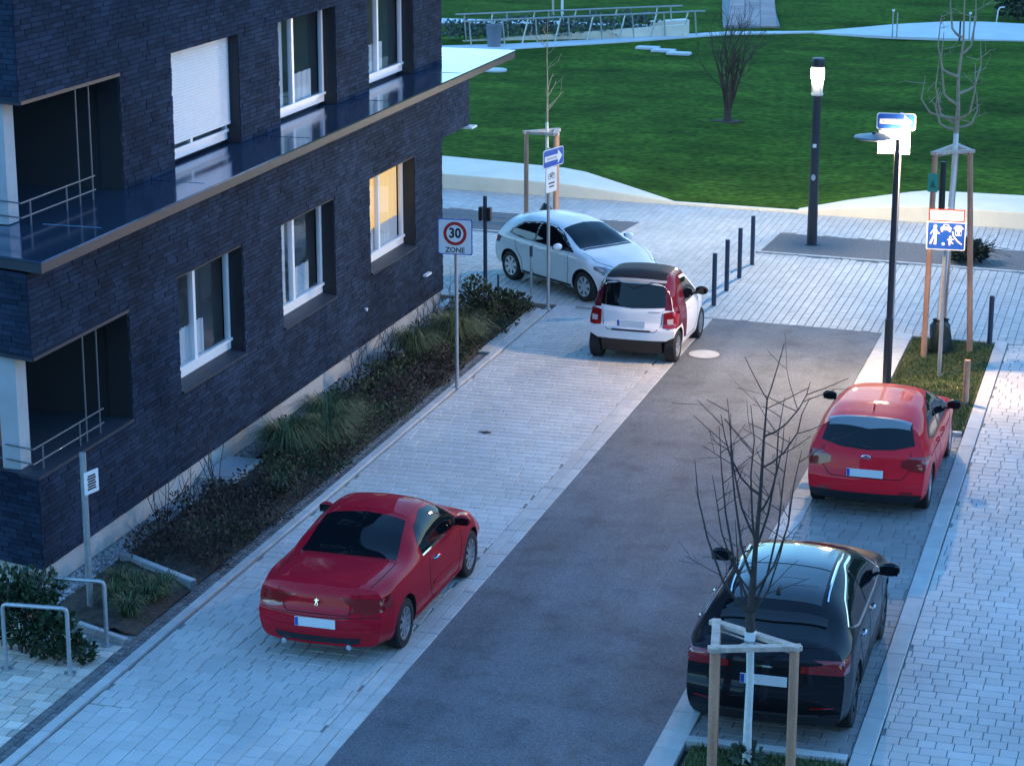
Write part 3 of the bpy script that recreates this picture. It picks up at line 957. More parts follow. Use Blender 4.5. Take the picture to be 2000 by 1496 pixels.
def glass_mat(name, tint, refl):
    m = bpy.data.materials.new(name); m.use_nodes = True
    nt = m.node_tree; nt.nodes.clear()
    o = nt.nodes.new('ShaderNodeOutputMaterial'); mix = nt.nodes.new('ShaderNodeMixShader')
    tr = nt.nodes.new('ShaderNodeBsdfTransparent'); gl = nt.nodes.new('ShaderNodeBsdfGlossy'); fr = nt.nodes.new('ShaderNodeFresnel')
    tr.inputs[0].default_value = (*tint, 1); gl.inputs['Roughness'].default_value = 0.02; gl.inputs[0].default_value = (1, 1, 1, 1)
    fr.inputs[0].default_value = refl
    ge = nt.nodes.new('ShaderNodeNewGeometry'); su = nt.nodes.new('ShaderNodeMath'); su.operation = 'SUBTRACT'; su.use_clamp = True   # the inner face adds no second mirror
    nt.links.new(fr.outputs[0], su.inputs[0]); nt.links.new(ge.outputs['Backfacing'], su.inputs[1])
    nt.links.new(su.outputs[0], mix.inputs[0]); nt.links.new(tr.outputs[0], mix.inputs[1]); nt.links.new(gl.outputs[0], mix.inputs[2]); nt.links.new(mix.outputs[0], o.inputs[0])
    return m
M_pane = glass_mat('window_glass', (0.90, 0.93, 0.95), 1.30)
window(*WL[0], XL, 'curtain')
window(*WL[1], XL, 'sides')
window(*WL[2], XL, 'warm')
window(WU[0][0], WU[0][1], ZL + 0.005, 6.30, XU, 'blind', sill=False)
window(WU[1][0], WU[1][1], ZL + 0.005, 6.30, XU, 'sides', sill=False)
window(WU[2][0], WU[2][1], ZL + 0.005, 6.30, XU, 'curtain', sill=False)
# loggias: shell, pillar, rods and rails, lintel profile
M_rod = mat('rod_grey', (0.12, 0.13, 0.14), 0.5)
def loggia(X, c, y1, z0, z1, solid_floor, lo):
    lg = MB()
    D = 2.6
    lg.add([(X - D, c - 1.0, z0), (X - D, y1 + 0.02, z0), (X - D, y1 + 0.02, z1), (X - D, c - 1.0, z1)], [(0, 1, 2, 3)])
    lg.add([(X - D, y1 + 0.02, z0), (X - 0.34, y1 + 0.02, z0), (X - 0.34, y1 + 0.02, z1), (X - D, y1 + 0.02, z1)], [(0, 1, 2, 3)])
    e = (X + EX * 5, c + EY * 5)
    lg.add([(X - 0.02, c + 0.05, z1 + 0.003), (X - 0.02, y1, z1 + 0.003), (X - D, y1, z1 + 0.003), (e[0], e[1], z1 + 0.003)], [(0, 1, 2, 3)])
    lw = lg.build('loggia', M_reveal, house)
    j = MB(); j.box(X - 0.345, X - 0.003, y1 - 0.012, y1 + 0.0, z0, z1); j.build('jamb', M_reveal, lw)
    if solid_floor:
        f = MB(); f.prism([(X + 0.03, c - 0.02), (X + 0.03, y1), (X - D, y1), (X - D, c + 1), (X + 0.03 + EX * 3.3, c - 0.02 + EY * 3.3)], z0 - 0.03, z0 + 0.012)
        f.build('sill', M_fascia, lw)
    l = MB(); l.box(X - 0.12, X + 0.022, c + 0.03, y1, z1 - 0.05, z1 - 0.002); l.build('lintel', M_fascia, lw)
    l = MB(); l.prism([(X + 0.02, c - 0.005), (X + 0.02 + EX * 3.2, c - 0.005 + EY * 3.2), (X + EX * 3.2 - 0.03, c + 0.11 + EY * 3.2), (X - 0.03, c + 0.11)], z1 - 0.05, z1 - 0.002); l.build('lintel', M_fascia, lw)
    p = MB(); p.box(X - 0.62, X - 0.36, c + 0.22, c + 0.5, z0 + 0.012, z1); p.build('pillar', M_plaster, lw)
    for t in lo:
        r_ = MB(); r_.tube([(X - 0.10, t, z0), (X - 0.10, t, z1)], 0.012, 6); r_.build('rod', M_rod, lw, True)
    for hz in (0.14, 0.34):
        r_ = MB(); r_.tube([(X + EX * 3.0 - 0.09, c + 0.1 + EY * 3.0, z0 + hz), (X - 0.10, c + 0.1, z0 + hz), (X - 0.10, y1 - 0.7, z0 + hz)], 0.012, 6); r_.build('rail', M_rod, lw, True)
    for t in (c + 0.35, c + 1.4):
        r_ = MB(); r_.tube([(X - 0.10, t, z0), (X - 0.10, t, z0 + 0.34)], 0.012, 6); r_.build('rail_post', M_rod, lw, True)
    return lw
loggia(XL, 24.95, 27.76, 1.60, 3.20, True, (26.55, 26.95))
loggia(XU, 26.55, 29.53, ZL, 6.22, False, (28.35, 28.75))
mb = MB(); mb.box(-14.9, -14.86, 25.6, 26.3, 1.62, 3.15); mb.build('loggia_door', mat('red_wood', (0.16, 0.055, 0.03), 0.5), house)
# little wall lights on the brickwork
mb = MB(); mb.lathe([(0.0, 0), (0.03, 0.01), (0.03, 0.05)], axis='x', n=10); mb.build('wall_fitting', M_pvc, house, True, (XL + 0.01, 37.25, 0.98))
mb = MB(); mb.box(XL + 0.01, XL + 0.09, 40.55, 40.85, 0.86, 0.90); mb.build('wall_fitting', M_pvc, house)
# light shafts along the plinth
for (y0, y1), lab in (((29.85, 30.95), 'pale concrete light shaft cover at the house plinth, framed by ornamental grass'), ((37.45, 38.55), 'pale concrete light shaft cover at the house plinth, half hidden by bare twigs'), ((41.2, 42.0), 'pale concrete light shaft cover at the house plinth, by the end of the bed')):
    root = thing('light_shaft', lab, 'light shaft', (-13.42, y0, 0), group='light shafts along the house')
    mb = MB(); mb.box(-0.30, 0.28, 0, y1 - y0, -0.05, 0.10); mb.build('kerb_frame', M_conc, root)
    mb = MB(); mb.box(-0.26, 0.22, 0.06, y1 - y0 - 0.06, 0.10, 0.118); mb.build('cover', mat('cover_grey', (0.30, 0.32, 0.34), 0.5, var=.1, scale=5), root)

# apartment house of the viewpoint, never in view, added to shade the near street
vh = thing('unseen_apartment_house', 'unseen tall grey apartment house at the near end of the street', 'building', (0, -1.2, 0))
vf = mat('grey_render', (0.20, 0.20, 0.21), 0.85, var=0.08, scale=1.5)
mb = MB(); mb.box(-9.5, 16, -13, 0, -0.1, 16.5); mb.build('wall', vf, vh)
mb = MB(); mb.box(-9.8, 16.3, -13.3, 0.3, 16.5, 16.9); mb.build('roof', M_fascia, vh)
for fl in range(5):
    for k in range(7):
        x0 = -8.2 + k * 3.5; z0 = 1.2 + fl * 3.1
        w_ = MB(); w_.box(x0, x0 + 1.5, 0.0, 0.06, z0, z0 + 1.6); w_ = w_.build('window', M_pvc, vh)
        MB().box(x0 + 0.1, x0 + 1.4, 0.06, 0.07, z0 + 0.1, z0 + 1.5).build('pane', M_darkroom, w_)
# ------------------------------------------------------------------ parked cars
def pchip(keys):
    xs = [k[0] for k in keys]; ys = [k[1] for k in keys]
    n = len(xs)
    h = [xs[i + 1] - xs[i] for i in range(n - 1)]
    dl = [(ys[i + 1] - ys[i]) / h[i] for i in range(n - 1)]
    m = [0] * n
    m[0], m[-1] = dl[0], dl[-1]
    for i in range(1, n - 1):
        if dl[i - 1] * dl[i] > 0:
            w1, w2 = 2 * h[i] + h[i - 1], h[i] + 2 * h[i - 1]
            m[i] = (w1 + w2) / (w1 / dl[i - 1] + w2 / dl[i])
    def f(x):
        if x <= xs[0]: return ys[0]
        if x >= xs[-1]: return ys[-1]
        i = 0
        while xs[i + 1] < x: i += 1
        t = (x - xs[i]) / h[i]
        return ((1 + 2 * t) * (1 - t) ** 2) * ys[i] + t * (1 - t) ** 2 * h[i] * m[i] + t * t * (3 - 2 * t) * ys[i + 1] + t * t * (t - 1) * h[i] * m[i + 1]
    return f
def lin(keys):
    def f(x):
        if x <= keys[0][0]: return keys[0][1]
        for (a, va), (b, vb) in zip(keys, keys[1:]):
            if x <= b: return va + (vb - va) * (x - a) / (b - a)
        return keys[-1][1]
    return f
def chaikin(p, it=2, r=0.25):
    for _ in range(it):
        q = [p[0]]
        for a, b in zip(p, p[1:]):
            q.append((a[0] + (b[0] - a[0]) * r, a[1] + (b[1] - a[1]) * r))
            q.append((a[0] + (b[0] - a[0]) * (1 - r), a[1] + (b[1] - a[1]) * (1 - r)))
        q.append(p[-1])
        p = q
    return p
def resample(pts, n):
    d = [0]
    for a, b in zip(pts, pts[1:]):
        d.append(d[-1] + math.hypot(b[0] - a[0], b[1] - a[1]))
    out_, j = [], 0
    for k in range(n):
        t = d[-1] * k / (n - 1)
        while j < len(d) - 2 and d[j + 1] < t: j += 1
        s = (t - d[j]) / max(1e-9, d[j + 1] - d[j])
        out_.append((pts[j][0] + (pts[j + 1][0] - pts[j][0]) * s, pts[j][1] + (pts[j + 1][1] - pts[j][1]) * s))
    return out_

def paint(name, c, metal=0.0, rough=0.35):
    return mat(name, c, 0.5, metal=metal, coat=0.5, spec=0.02, var=0.04, scale=2.0)
M_glass = mat('car_glass', (0.004, 0.006, 0.008), 0.03, spec=0.38)
M_glassroof = mat('car_glass_roof', (0.004, 0.006, 0.008), 0.04, spec=0.9, coat=0.8)
M_tyre = mat('tyre_rubber', (0.012, 0.012, 0.013), 0.8)
M_rim = mat('alloy_rim', (0.55, 0.56, 0.58), 0.3, metal=0.9)
M_hub = mat('brake_dark', (0.02, 0.02, 0.022), 0.6)
M_tail = mat('tail_red', (0.24, 0.004, 0.007), 0.15, coat=1.0)
M_tailw = mat('tail_clear', (0.62, 0.50, 0.48), 0.15, coat=1.0)
M_lampw = mat('head_clear', (0.35, 0.38, 0.42), 0.08, coat=1.0, metal=0.5)
M_chrome = mat('chrome', (0.75, 0.76, 0.78), 0.10, metal=1.0)
M_trim = mat('black_trim', (0.012, 0.012, 0.014), 0.45)
M_gap = mat('panel_gap', (0.004, 0.004, 0.004), 0.9)
M_plate = mat('number_plate', (0.72, 0.72, 0.72), 0.4)

class Car:
    def __init__(s, name, label, sp, loc, heading):
        """heading: direction of travel, clockwise from +Y in degrees; loc: ground point below the middle of the rear axle"""
        s.sp = sp
        L, hw = sp['L'], sp['hw']
        zt, zbelt, wr, zb = pchip(sp['top']), pchip(sp['belt']), pchip(sp['roofw']), pchip(sp['bot'])
        wmx = pchip(sp['plan'])
        rear, front = lin(sp['rear']), lin(sp['front'])
        Dr, Df = sp.get('Dr', 1.2), sp.get('Df', 0.9)
        N = 76
        xs = []
        for i in range(N + 1):
            t = i / N
            xs.append(L * (t - 0.12 * math.sin(2 * math.pi * t) / 1.0 * 0.5))
        rings = []
        for x in xs:
            w = wmx(x); b = zb(x); be = zbelt(x); top = zt(x); r_ = min(wr(x), w - 0.05)
            be = min(be, top - 0.02)
            gh = top - be
            drop = min(0.075, 0.35 * gh)
            ctrl = [(0, b), (w * 0.80, b), (w - 0.055, b + 0.03), (w - 0.02, b + 0.16), (w, b + 0.16 + 0.45 * (be - b - .16)), (w - 0.012, be - 0.10), (w - 0.035, be - 0.012),
                    (w - 0.062, be + 0.012), (r_ + 0.50 * (w - 0.062 - r_) + min(0.035, .12 * gh), be + 0.52 * gh), (r_ + min(.02, .1 * gh), top - drop * 1.15), (r_ * 0.80, top - drop * 0.42), (r_ * 0.42, top - 0.010), (0, top)]
            rings.append(resample(chaikin(ctrl, 2), 46))
        crv = sp.get('rcurve', 0.14); fcv = sp.get('fcurve', 0.28)
        def warp(x, y, z):
            k = max(0, 1 - x / Dr)
            k = k * k * (3 - 2 * k)
            kf = max(0, 1 - (L - x) / Df)
            kf = kf * kf * (3 - 2 * kf)
            a = abs(y) / hw
            nx = x + k * (rear(z) + crv * a ** 2.6) - kf * (front(z) + fcv * a ** 2.4)
            return (nx, y, z)
        mb = MB()
        n = 46
        full = 2 * n - 2
        for x, rg in zip(xs, rings):
            loop = [(y, z) for y, z in rg] + [(-y, z) for y, z in rg[-2:0:-1]]
            mb.v += [warp(x, y, z) for y, z in loop]
        for i in range(N):
            for k in range(full):
                a, b = i * full + k, i * full + (k + 1) % full
                mb.f.append((a, a + full, b + full, b)); mb.m.append(0)
        # end caps as grids between the two halves
        def cap(i, flip):
            rg = rings[i]
            M_ = 10
            base = i * full
            idx = []
            for k in range(n):
                row = []
                for c in range(M_ + 1):
                    t = 1 - 2 * c / M_
                    if c == 0: row.append(base + k)
                    elif c == M_: row.append(base + ((full - k) % full))
                    else:
                        if k in (0, n - 1):
                            row.append(base + k); continue
                        mb.v.append(warp(xs[i], rg[k][0] * t, rg[k][1])); row.append(len(mb.v) - 1)
                idx.append(row)
            for k in range(n - 1):
                for c in range(M_):
                    q = [idx[k][c], idx[k][c + 1], idx[k + 1][c + 1], idx[k + 1][c]]
                    u = []
                    for v in q:
                        if v not in u: u.append(v)
                    if len(u) >= 3:
                        mb.f.append(tuple(u if not flip else u[::-1])); mb.m.append(0)
        cap(0, False); cap(N, True)
        me = mb.mesh('body', [sp['paint'], M_hub])
        bm = bmesh.new(); bm.from_mesh(me)
        bmesh.ops.remove_doubles(bm, verts=bm.verts, dist=1e-5)
        bmesh.ops.recalc_face_normals(bm, faces=bm.faces)
        bm.to_mesh(me)
        s.bvh = BVHTree.FromBMesh(bm)
        bm.free()
        s.root = thing(name, label, 'car', (loc[0], loc[1], 0.0), R(90 - heading))
        s.ox = -sp['axles'][0]                      # car x = 0 is the rear bumper; the root sits at the rear axle
        # wheel arches cut out of the body
        tmp = link('body', me)
        cut = MB()
        Rw = sp['rw']
        for xa in sp['axles']:
            for sg_ in (-1, 1):
                cut.lathe([(Rw + 0.055, sg_ * (hw + 0.2)), (Rw + 0.055, sg_ * (hw - 0.27))][::-sg_], (xa, 0, Rw), 'y', 40)
        cme = cut.mesh('cutter', M_hub)
        cbm = bmesh.new(); cbm.from_mesh(cme); bmesh.ops.recalc_face_normals(cbm, faces=cbm.faces); cbm.to_mesh(cme); cbm.free()
        co = link('cutter', cme)
        md = tmp.modifiers.new('b', 'BOOLEAN'); md.operation = 'DIFFERENCE'; md.object = co; md.solver = 'EXACT'
        dg = bpy.context.evaluated_depsgraph_get()
        new = bpy.data.meshes.new_from_object(tmp.evaluated_get(dg))
        bpy.data.objects.remove(tmp); bpy.data.objects.remove(co)
        new.name = 'body'
        new.materials.clear(); new.materials.append(sp['paint']); new.materials.append(M_hub); new.materials.append(M_trim)
        dark = sp.get('dark')
        for pl in new.polygons:
            c = pl.center
            mi = 0
            for xa in sp['axles']:
                if math.hypot(c.x - xa, c.z - Rw) < Rw + 0.0545 and abs(c.y) > hw - 0.29: mi = 1
            if abs(pl.normal.z + 1) < 0.25: mi = 1
            if mi == 0 and dark and dark(c.x, c.y, c.z): mi = 2
            pl.material_index = mi
            pl.use_smooth = True
        new.set_sharp_from_angle(angle=R(38))
        s.body = link('body', new, s.root, (s.ox, 0, 0))
        for xa in sp['axles']:
            for sg_ in (1, -1):
                s.wheel(xa, sg_)
    def cast(s, u, v, axis):
        if axis == 'rear': o, d = Vector((-3, u, v)), Vector((1, 0, 0))
        elif axis == 'front': o, d = Vector((s.sp['L'] + 3, u, v)), Vector((-1, 0, 0))
        elif axis == 'top': o, d = Vector((u, v, 4)), Vector((0, 0, -1))
        elif axis == 'left': o, d = Vector((u, 3, v)), Vector((0, -1, 0))
        else: o, d = Vector((u, -3, v)), Vector((0, 1, 0))
        loc, nrm, _, _ = s.bvh.ray_cast(o, d)
        if loc is None:
            loc, nrm, _, _ = s.bvh.find_nearest(o + d * 3)
        if nrm.dot(d) > 0: nrm = -nrm
        return loc, nrm
    def patch(s, name, A, B, axis, m, parent=None, off=0.004, nu=18, nv=8, skirt=0.012, label=None):
        """a panel laid on the body between two curves A and B given in the plane seen along the axis"""
        A, B = resample(A, nu + 1), resample(B, nu + 1)
        mb = MB()
        P, Nn = {}, {}
        for i in range(nu + 1):
            for j in range(nv + 1):
                t = j / nv
                u = A[i][0] + (B[i][0] - A[i][0]) * t
                v = A[i][1] + (B[i][1] - A[i][1]) * t
                p, nn = s.cast(u, v, axis)
                P[i, j] = len(mb.v); Nn[i, j] = nn
                mb.v.append(tuple(p + nn * off))
        for i in range(nu):
            for j in range(nv):
                mb.f.append((P[i, j], P[i + 1, j], P[i + 1, j + 1], P[i, j + 1])); mb.m.append(0)
        ring = [(i, 0) for i in range(nu)] + [(nu, j) for j in range(nv)] + [(i, nv) for i in range(nu, 0, -1)] + [(0, j) for j in range(nv, 0, -1)]
        low = []
        for k in ring:
            v = Vector(mb.v[P[k]]) - Nn[k] * (skirt)
            low.append(len(mb.v)); mb.v.append(tuple(v))
        for q in range(len(ring)):
            a, b = ring[q], ring[(q + 1) % len(ring)]
            mb.f.append((P[a], low[q], low[(q + 1) % len(ring)], P[b])); mb.m.append(0)
        me = mb.mesh(name, m)
        bm = bmesh.new(); bm.from_mesh(me); bmesh.ops.recalc_face_normals(bm, faces=bm.faces)
        # make the outer face point away from the body
        f0 = bm.faces[0] if hasattr(bm.faces, 'ensure_lookup_table') and not bm.faces.ensure_lookup_table() else None
        if f0 is not None and f0.normal.dot(Nn[0, 0]) < 0: bmesh.ops.reverse_faces(bm, faces=bm.faces)
        bm.to_mesh(me); bm.free()
        me.polygons.foreach_set('use_smooth', [True] * len(me.polygons))
        me.set_sharp_from_angle(angle=R(40))
        o = link(name, me, parent or s.body)
        if parent is None: o.parent = s.root; o.location = (s.ox, 0, 0)
        if label: o['label'] = label
        return o
    def both(s, name, A, B, m, **k):
        s.patch(name, A, B, 'left', m, **k); s.patch(name, A, B, 'right', m, **k)
    def line(s, name, pts, axis, w=0.010, m=None, off=0.0025, parent=None):
        """a thin strip along a curve (panel gaps, chrome lines)"""
        q = resample(pts, max(6, len(pts) * 5))
        A, B = [], []
        for i, p in enumerate(q):
            a, b = q[max(0, i - 1)], q[min(len(q) - 1, i + 1)]
            dx, dy = b[0] - a[0], b[1] - a[1]
            l = math.hypot(dx, dy) or 1
            A.append((p[0] - dy / l * w / 2, p[1] + dx / l * w / 2)); B.append((p[0] + dy / l * w / 2, p[1] - dx / l * w / 2))
        return s.patch(name, A, B, axis, m or M_gap, parent, off, len(q) - 1, 1, 0.006)
    def lines(s, name, pts, **k):
        s.line(name, pts, 'left', **k); s.line(name, pts, 'right', **k)
    def part(s, name, mb, m, smooth=True, parent=None):
        o = mb.build(name, m, parent or s.root, smooth)
        if parent is None: o.location = (s.ox, 0, 0)
        return o
    def wheel(s, xa, sg_):
        sp = s.sp; Rw, hw = sp['rw'], sp['hw']
        yo = sg_ * (hw - 0.025); yi = sg_ * (hw - 0.235)
        c = (xa, 0, Rw)
        hub = MB(); hub.lathe([(Rw * 0.62, yi), (Rw * 0.62, yo - sg_ * 0.07)], c, 'y', 24)
        w = s.part('wheel', hub, M_hub)
        rr = Rw * sp.get('rimr', 0.66)
        t = MB()
        pr = [(rr - .01, yi), (Rw - 0.03, yi), (Rw, yi + sg_ * 0.025), (Rw, yo - sg_ * 0.03), (Rw - 0.018, yo - sg_ * 0.006), (rr + 0.012, yo), (rr, yo - sg_ * 0.012), (rr - 0.012, yo - sg_ * 0.05)]
        t.lathe(pr, c, 'y', 36, cap=False); s.part('tyre', t, M_tyre, True, w)
        rim = MB()
        rim.lathe([(rr - 0.002, yo - sg_ * 0.010), (rr - 0.022, yo - sg_ * 0.012), (rr - 0.03, yo - sg_ * 0.04)], c, 'y', 36, cap=False)
        rim.lathe([(0.055, yo - sg_ * 0.03), (0.05, yo - sg_ * 0.015), (0.0, yo - sg_ * 0.013)], c, 'y', 16, cap=False)
        ns, style = sp.get('spokes', 5), sp.get('spoke_w', 0.05)
        for k in range(ns):
            a = 2 * math.pi * k / ns + 0.3
            e, u = Vector((math.cos(a), 0, math.sin(a))), Vector((-math.sin(a), 0, math.cos(a)))
            C = Vector(c)
            w0, w1 = style * 0.7, style
            q = [C + e * 0.04 - u * w0, C + e * 0.04 + u * w0, C + e * (rr - 0.015) + u * w1, C + e * (rr - 0.015) - u * w1]
            yy = [yo - sg_ * 0.018, yo - sg_ * 0.018, yo - sg_ * 0.012, yo - sg_ * 0.012]
            vs_ = [(v.x, y_, v.z) for v, y_ in zip(q, yy)] + [(v.x, y_ - sg_ * 0.03, v.z) for v, y_ in zip(q, yy)]
            rim.add(vs_, [(0, 1, 2, 3), (0, 4, 5, 1), (1, 5, 6, 2), (2, 6, 7, 3), (3, 7, 4, 0)])
        s.part('rim', rim, sp.get('rim_m', M_rim), False, w)
        return w
    def mirror(s, x, z, y, m, size=1.0):
        for sg_ in (1, -1):
            p, nn = s.cast(x, z, 'left' if sg_ > 0 else 'right')
            b = MB()
            # shell
            cx, cy, cz = x - 0.02, p.y + sg_ * 0.14 * size, z + 0.06
            n1, n2 = 10, 7
            for i in range(n2 + 1):
                ph = -math.pi / 2 + math.pi * i / n2
                for k in range(n1):
                    th_ = 2 * math.pi * k / n1
                    b.v.append((cx + 0.065 * size * math.cos(ph) * math.cos(th_) * (1.3 if math.cos(th_) > 0 else 0.6), cy + 0.115 * size * math.cos(ph) * math.sin(th_), cz + 0.075 * size * math.sin(ph)))
            for i in range(n2):
                for k in range(n1):
                    a, c_ = i * n1 + k, i * n1 + (k + 1) % n1
                    b.f.append((a, c_, c_ + n1, a + n1)); b.m.append(0)
            mo = s.part('wing_mirror', b, m)
            g_ = MB(); g_.box(cx - 0.05 * size, cx - 0.042 * size, cy - 0.09 * size, cy + 0.09 * size, cz - 0.05 * size, cz + 0.05 * size)
            s.part('mirror_glass', g_, M_glass, False, mo)
            f_ = MB(); f_.tube([(x, p.y - sg_ * 0.02, z - 0.01), (x, cy - sg_ * 0.03, cz - 0.05)], [0.022, 0.02], 6)
            s.part('mirror_foot', f_, M_trim, True, mo)
    def handle(s, x, z, m):
        for ax_, sg_ in (('left', 1), ('right', -1)):
            p, nn = s.cast(x, z, ax_)
            q, _ = s.cast(x + 0.17, z + 0.005, ax_)
            b = MB(); b.tube([p + nn * 0.0, p + nn * 0.03 + Vector((0.03, 0, 0)), q + nn * 0.03 - Vector((0.03, 0, 0)), q], [0.013, 0.016, 0.016, 0.013], 6)
            s.part('door_handle', b, m)
    def number_plate(s, z, axis='rear', w=0.26, h=0.057):
        p, nn = s.cast(0, z, axis)
        sgn = -1 if axis == 'rear' else 1
        xx = min(s.cast(y_, z + dz_, axis)[0].x for y_ in (0, w) for dz_ in (-h, h)) if axis == 'rear' else max(s.cast(y_, z + dz_, axis)[0].x for y_ in (0, w) for dz_ in (-h, h))
        b = MB(); b.box(xx + min(0, sgn * 0.015) - 0.0, xx + max(0, sgn * 0.015), -w, w, z - h, z + h)
        pl = s.part('number_plate', b, M_plate, False)
        b = MB(); x2 = xx + sgn * 0.016
        b.box(min(x2, x2 + sgn * .002), max(x2, x2 + sgn * .002), w - 0.045, w - 0.004, z - h + 0.005, z + h - 0.005)
        s.part('country_band', b, M_blue, False, pl)

def mirror_pts(pts): return [(-u, v) for u, v in pts]

# ---- red coupe-cabriolet on the building side
sp = dict(L=4.36, hw=0.875, rw=0.315, axles=(0.88, 3.49), paint=paint('dark_red_paint', (0.46, 0.008, 0.022), 0.0, 0.35),
          top=[(0, 0.985), (0.12, 1.01), (0.55, 1.025), (1.0, 1.03), (1.16, 1.06), (1.62, 1.30), (1.95, 1.395), (2.25, 1.415), (2.55, 1.38), (2.9, 1.22), (3.2, 1.03), (3.32, 0.99), (4.1, 0.80), (4.36, 0.66)],
          belt=[(0, 0.90), (0.6, 0.94), (1.2, 0.945), (2.2, 0.92), (3.2, 0.90), (4.0, 0.74), (4.36, 0.58)],
          roofw=[(0, 0.66), (1.0, 0.70), (1.3, 0.66), (1.75, 0.57), (2.2, 0.56), (2.6, 0.575), (3.2, 0.70), (3.4, 0.72), (4.36, 0.55)],
          bot=[(0, 0.26), (0.5, 0.19), (1.0, 0.15), (3.4, 0.15), (4.0, 0.19), (4.36, 0.26)],
          plan=[(0, 0.80), (0.35, 0.86), (1.0, 0.875), (3.0, 0.875), (3.8, 0.86), (4.36, 0.78)],
          rear=[(0.2, 0.06), (0.45, 0.0), (0.62, 0.0), (0.70, 0.05), (0.90, 0.10), (1.03, 0.20)], front=[(0.2, 0.08), (0.45, 0.0), (0.66, 0.06), (0.8, 0.16)], Dr=1.0, rcurve=0.20, fcurve=0.34, spokes=9, spoke_w=0.032)
c = Car('parked_car', 'dark red coupe parked on the pavement beside the planting bed', sp, (-9.44, 24.57), 0.5)
c.patch('rear_window', [(1.12, -0.64), (1.10, 0), (1.12, 0.64)], [(1.80, -0.53), (1.83, 0), (1.80, 0.53)], 'top', M_glass, nu=20, nv=14)
c.patch('windscreen', [(3.16, -0.62), (3.16, 0.62)], [(2.62, -0.51), (2.62, 0.51)], 'top', M_glass, nu=20, nv=14)
c.patch('roof_panel', [(1.88, -0.52), (1.91, 0), (1.88, 0.52)], [(2.52, -0.52), (2.52, 0.52)], 'top', sp['paint'], off=0.006, nu=16, nv=12)
c.both('side_window', [(1.62, 0.955), (1.9, 0.95), (2.4, 0.945), (3.02, 0.955)], [(1.62, 1.10), (1.80, 1.24), (2.2, 1.335), (2.5, 1.30), (2.75, 1.20), (3.02, 0.965)], M_glass, nu=26)
c.lines('chrome_strip', [(1.60, 0.945), (2.2, 0.935), (3.05, 0.945)], w=0.018, m=M_chrome, off=0.006)
c.lines('door_gap', [(1.78, 0.93), (1.74, 0.6), (1.86, 0.32), (2.05, 0.27)], w=0.012)
c.lines('door_gap', [(3.0, 0.93), (3.02, 0.6), (2.95, 0.30)], w=0.012)
c.lines('sill_line', [(1.3, 0.275), (2.2, 0.265), (3.05, 0.27)], w=0.03, m=sp['paint'], off=0.014)
c.lines('side_moulding', [(1.9, 0.48), (2.9, 0.47)], w=0.035, m=sp['paint'], off=0.012)
c.line('boot_gap', [(0.22, -0.62), (0.6, -0.66), (1.05, -0.66)], 'top'); c.line('boot_gap', [(0.22, 0.62), (0.6, 0.66), (1.05, 0.66)], 'top')
c.line('boot_gap', [(1.07, -0.66), (1.09, 0), (1.07, 0.66)], 'top')
c.line('boot_gap', [(-0.52, 0.90), (-0.42, 0.66), (0.42, 0.66), (0.52, 0.90)], 'rear')
c.line('bumper_gap', [(-0.78, 0.645), (0, 0.625), (0.78, 0.645)], 'rear')
c.patch('bumper_strip', [(-0.70, 0.44), (0, 0.43), (0.70, 0.44)], [(-0.70, 0.50), (0, 0.49), (0.70, 0.50)], 'rear', sp['paint'], off=0.014, nu=24, nv=3)
c.patch('diffuser', [(-0.52, 0.30), (0.52, 0.30)], [(-0.56, 0.38), (0.56, 0.38)], 'rear', M_trim, off=0.006, nu=16, nv=3)
for q in (1, -1):
    P_ = lambda l: [(q * a, b) for a, b in l]
    c.patch('tail_light', P_([(0.44, 0.70), (0.62, 0.665), (0.80, 0.70)]), P_([(0.46, 0.80), (0.62, 0.85), (0.82, 0.86)]), 'rear', M_tail, off=0.008, nu=14, nv=8)
    c.patch('tail_light', [(0.10, 0.69), (0.42, 0.72)], [(0.10, 0.86), (0.46, 0.83)], 'left' if q > 0 else 'right', M_tail, off=0.008, nu=10, nv=6)
    c.patch('headlight', P_([(0.42, 0.60), (0.72, 0.62)]), P_([(0.44, 0.70), (0.74, 0.78)]), 'front', M_lampw, off=0.006)
    b = MB(); b.tube([(0.02, q * 0.42, 0.27), (0.25, q * 0.42, 0.27)], 0.035, 10); c.part('exhaust', b, M_chrome)
c.number_plate(0.555)
p_, n_ = c.cast(0, 0.79, 'rear')                                   # rearing-animal emblem on the boot
b = MB()
fx = p_.x - 0.012
for poly in ([(-0.018, 0.0), (0.012, 0.0), (0.026, 0.05), (0.006, 0.085), (-0.012, 0.08), (-0.026, 0.05)], [(-0.018, 0.0), (-0.034, -0.055), (-0.020, -0.06), (0.0, 0.0)], [(0.012, 0.0), (0.022, -0.03), (0.012, -0.065), (0.028, -0.062), (0.034, -0.02), (0.02, 0.01)], [(0.022, 0.05), (0.05, 0.065), (0.052, 0.05), (0.024, 0.03)], [(-0.022, 0.04), (-0.046, 0.03), (-0.048, 0.045), (-0.022, 0.055)]):
    b.plate([(u * 0.62, v * 0.62) for u, v in poly], 0.008, (fx, 0, 0.79), (0, -1, 0), (0.25, 0, 0.97))
c.part('emblem', b, M_chrome, False)
c.mirror(2.86, 0.95, 0, sp['paint']); c.handle(1.90, 0.80, M_chrome)
b = MB(); b.box(-0.2, 0.2, -0.02, 0.02, 0, 0.01)

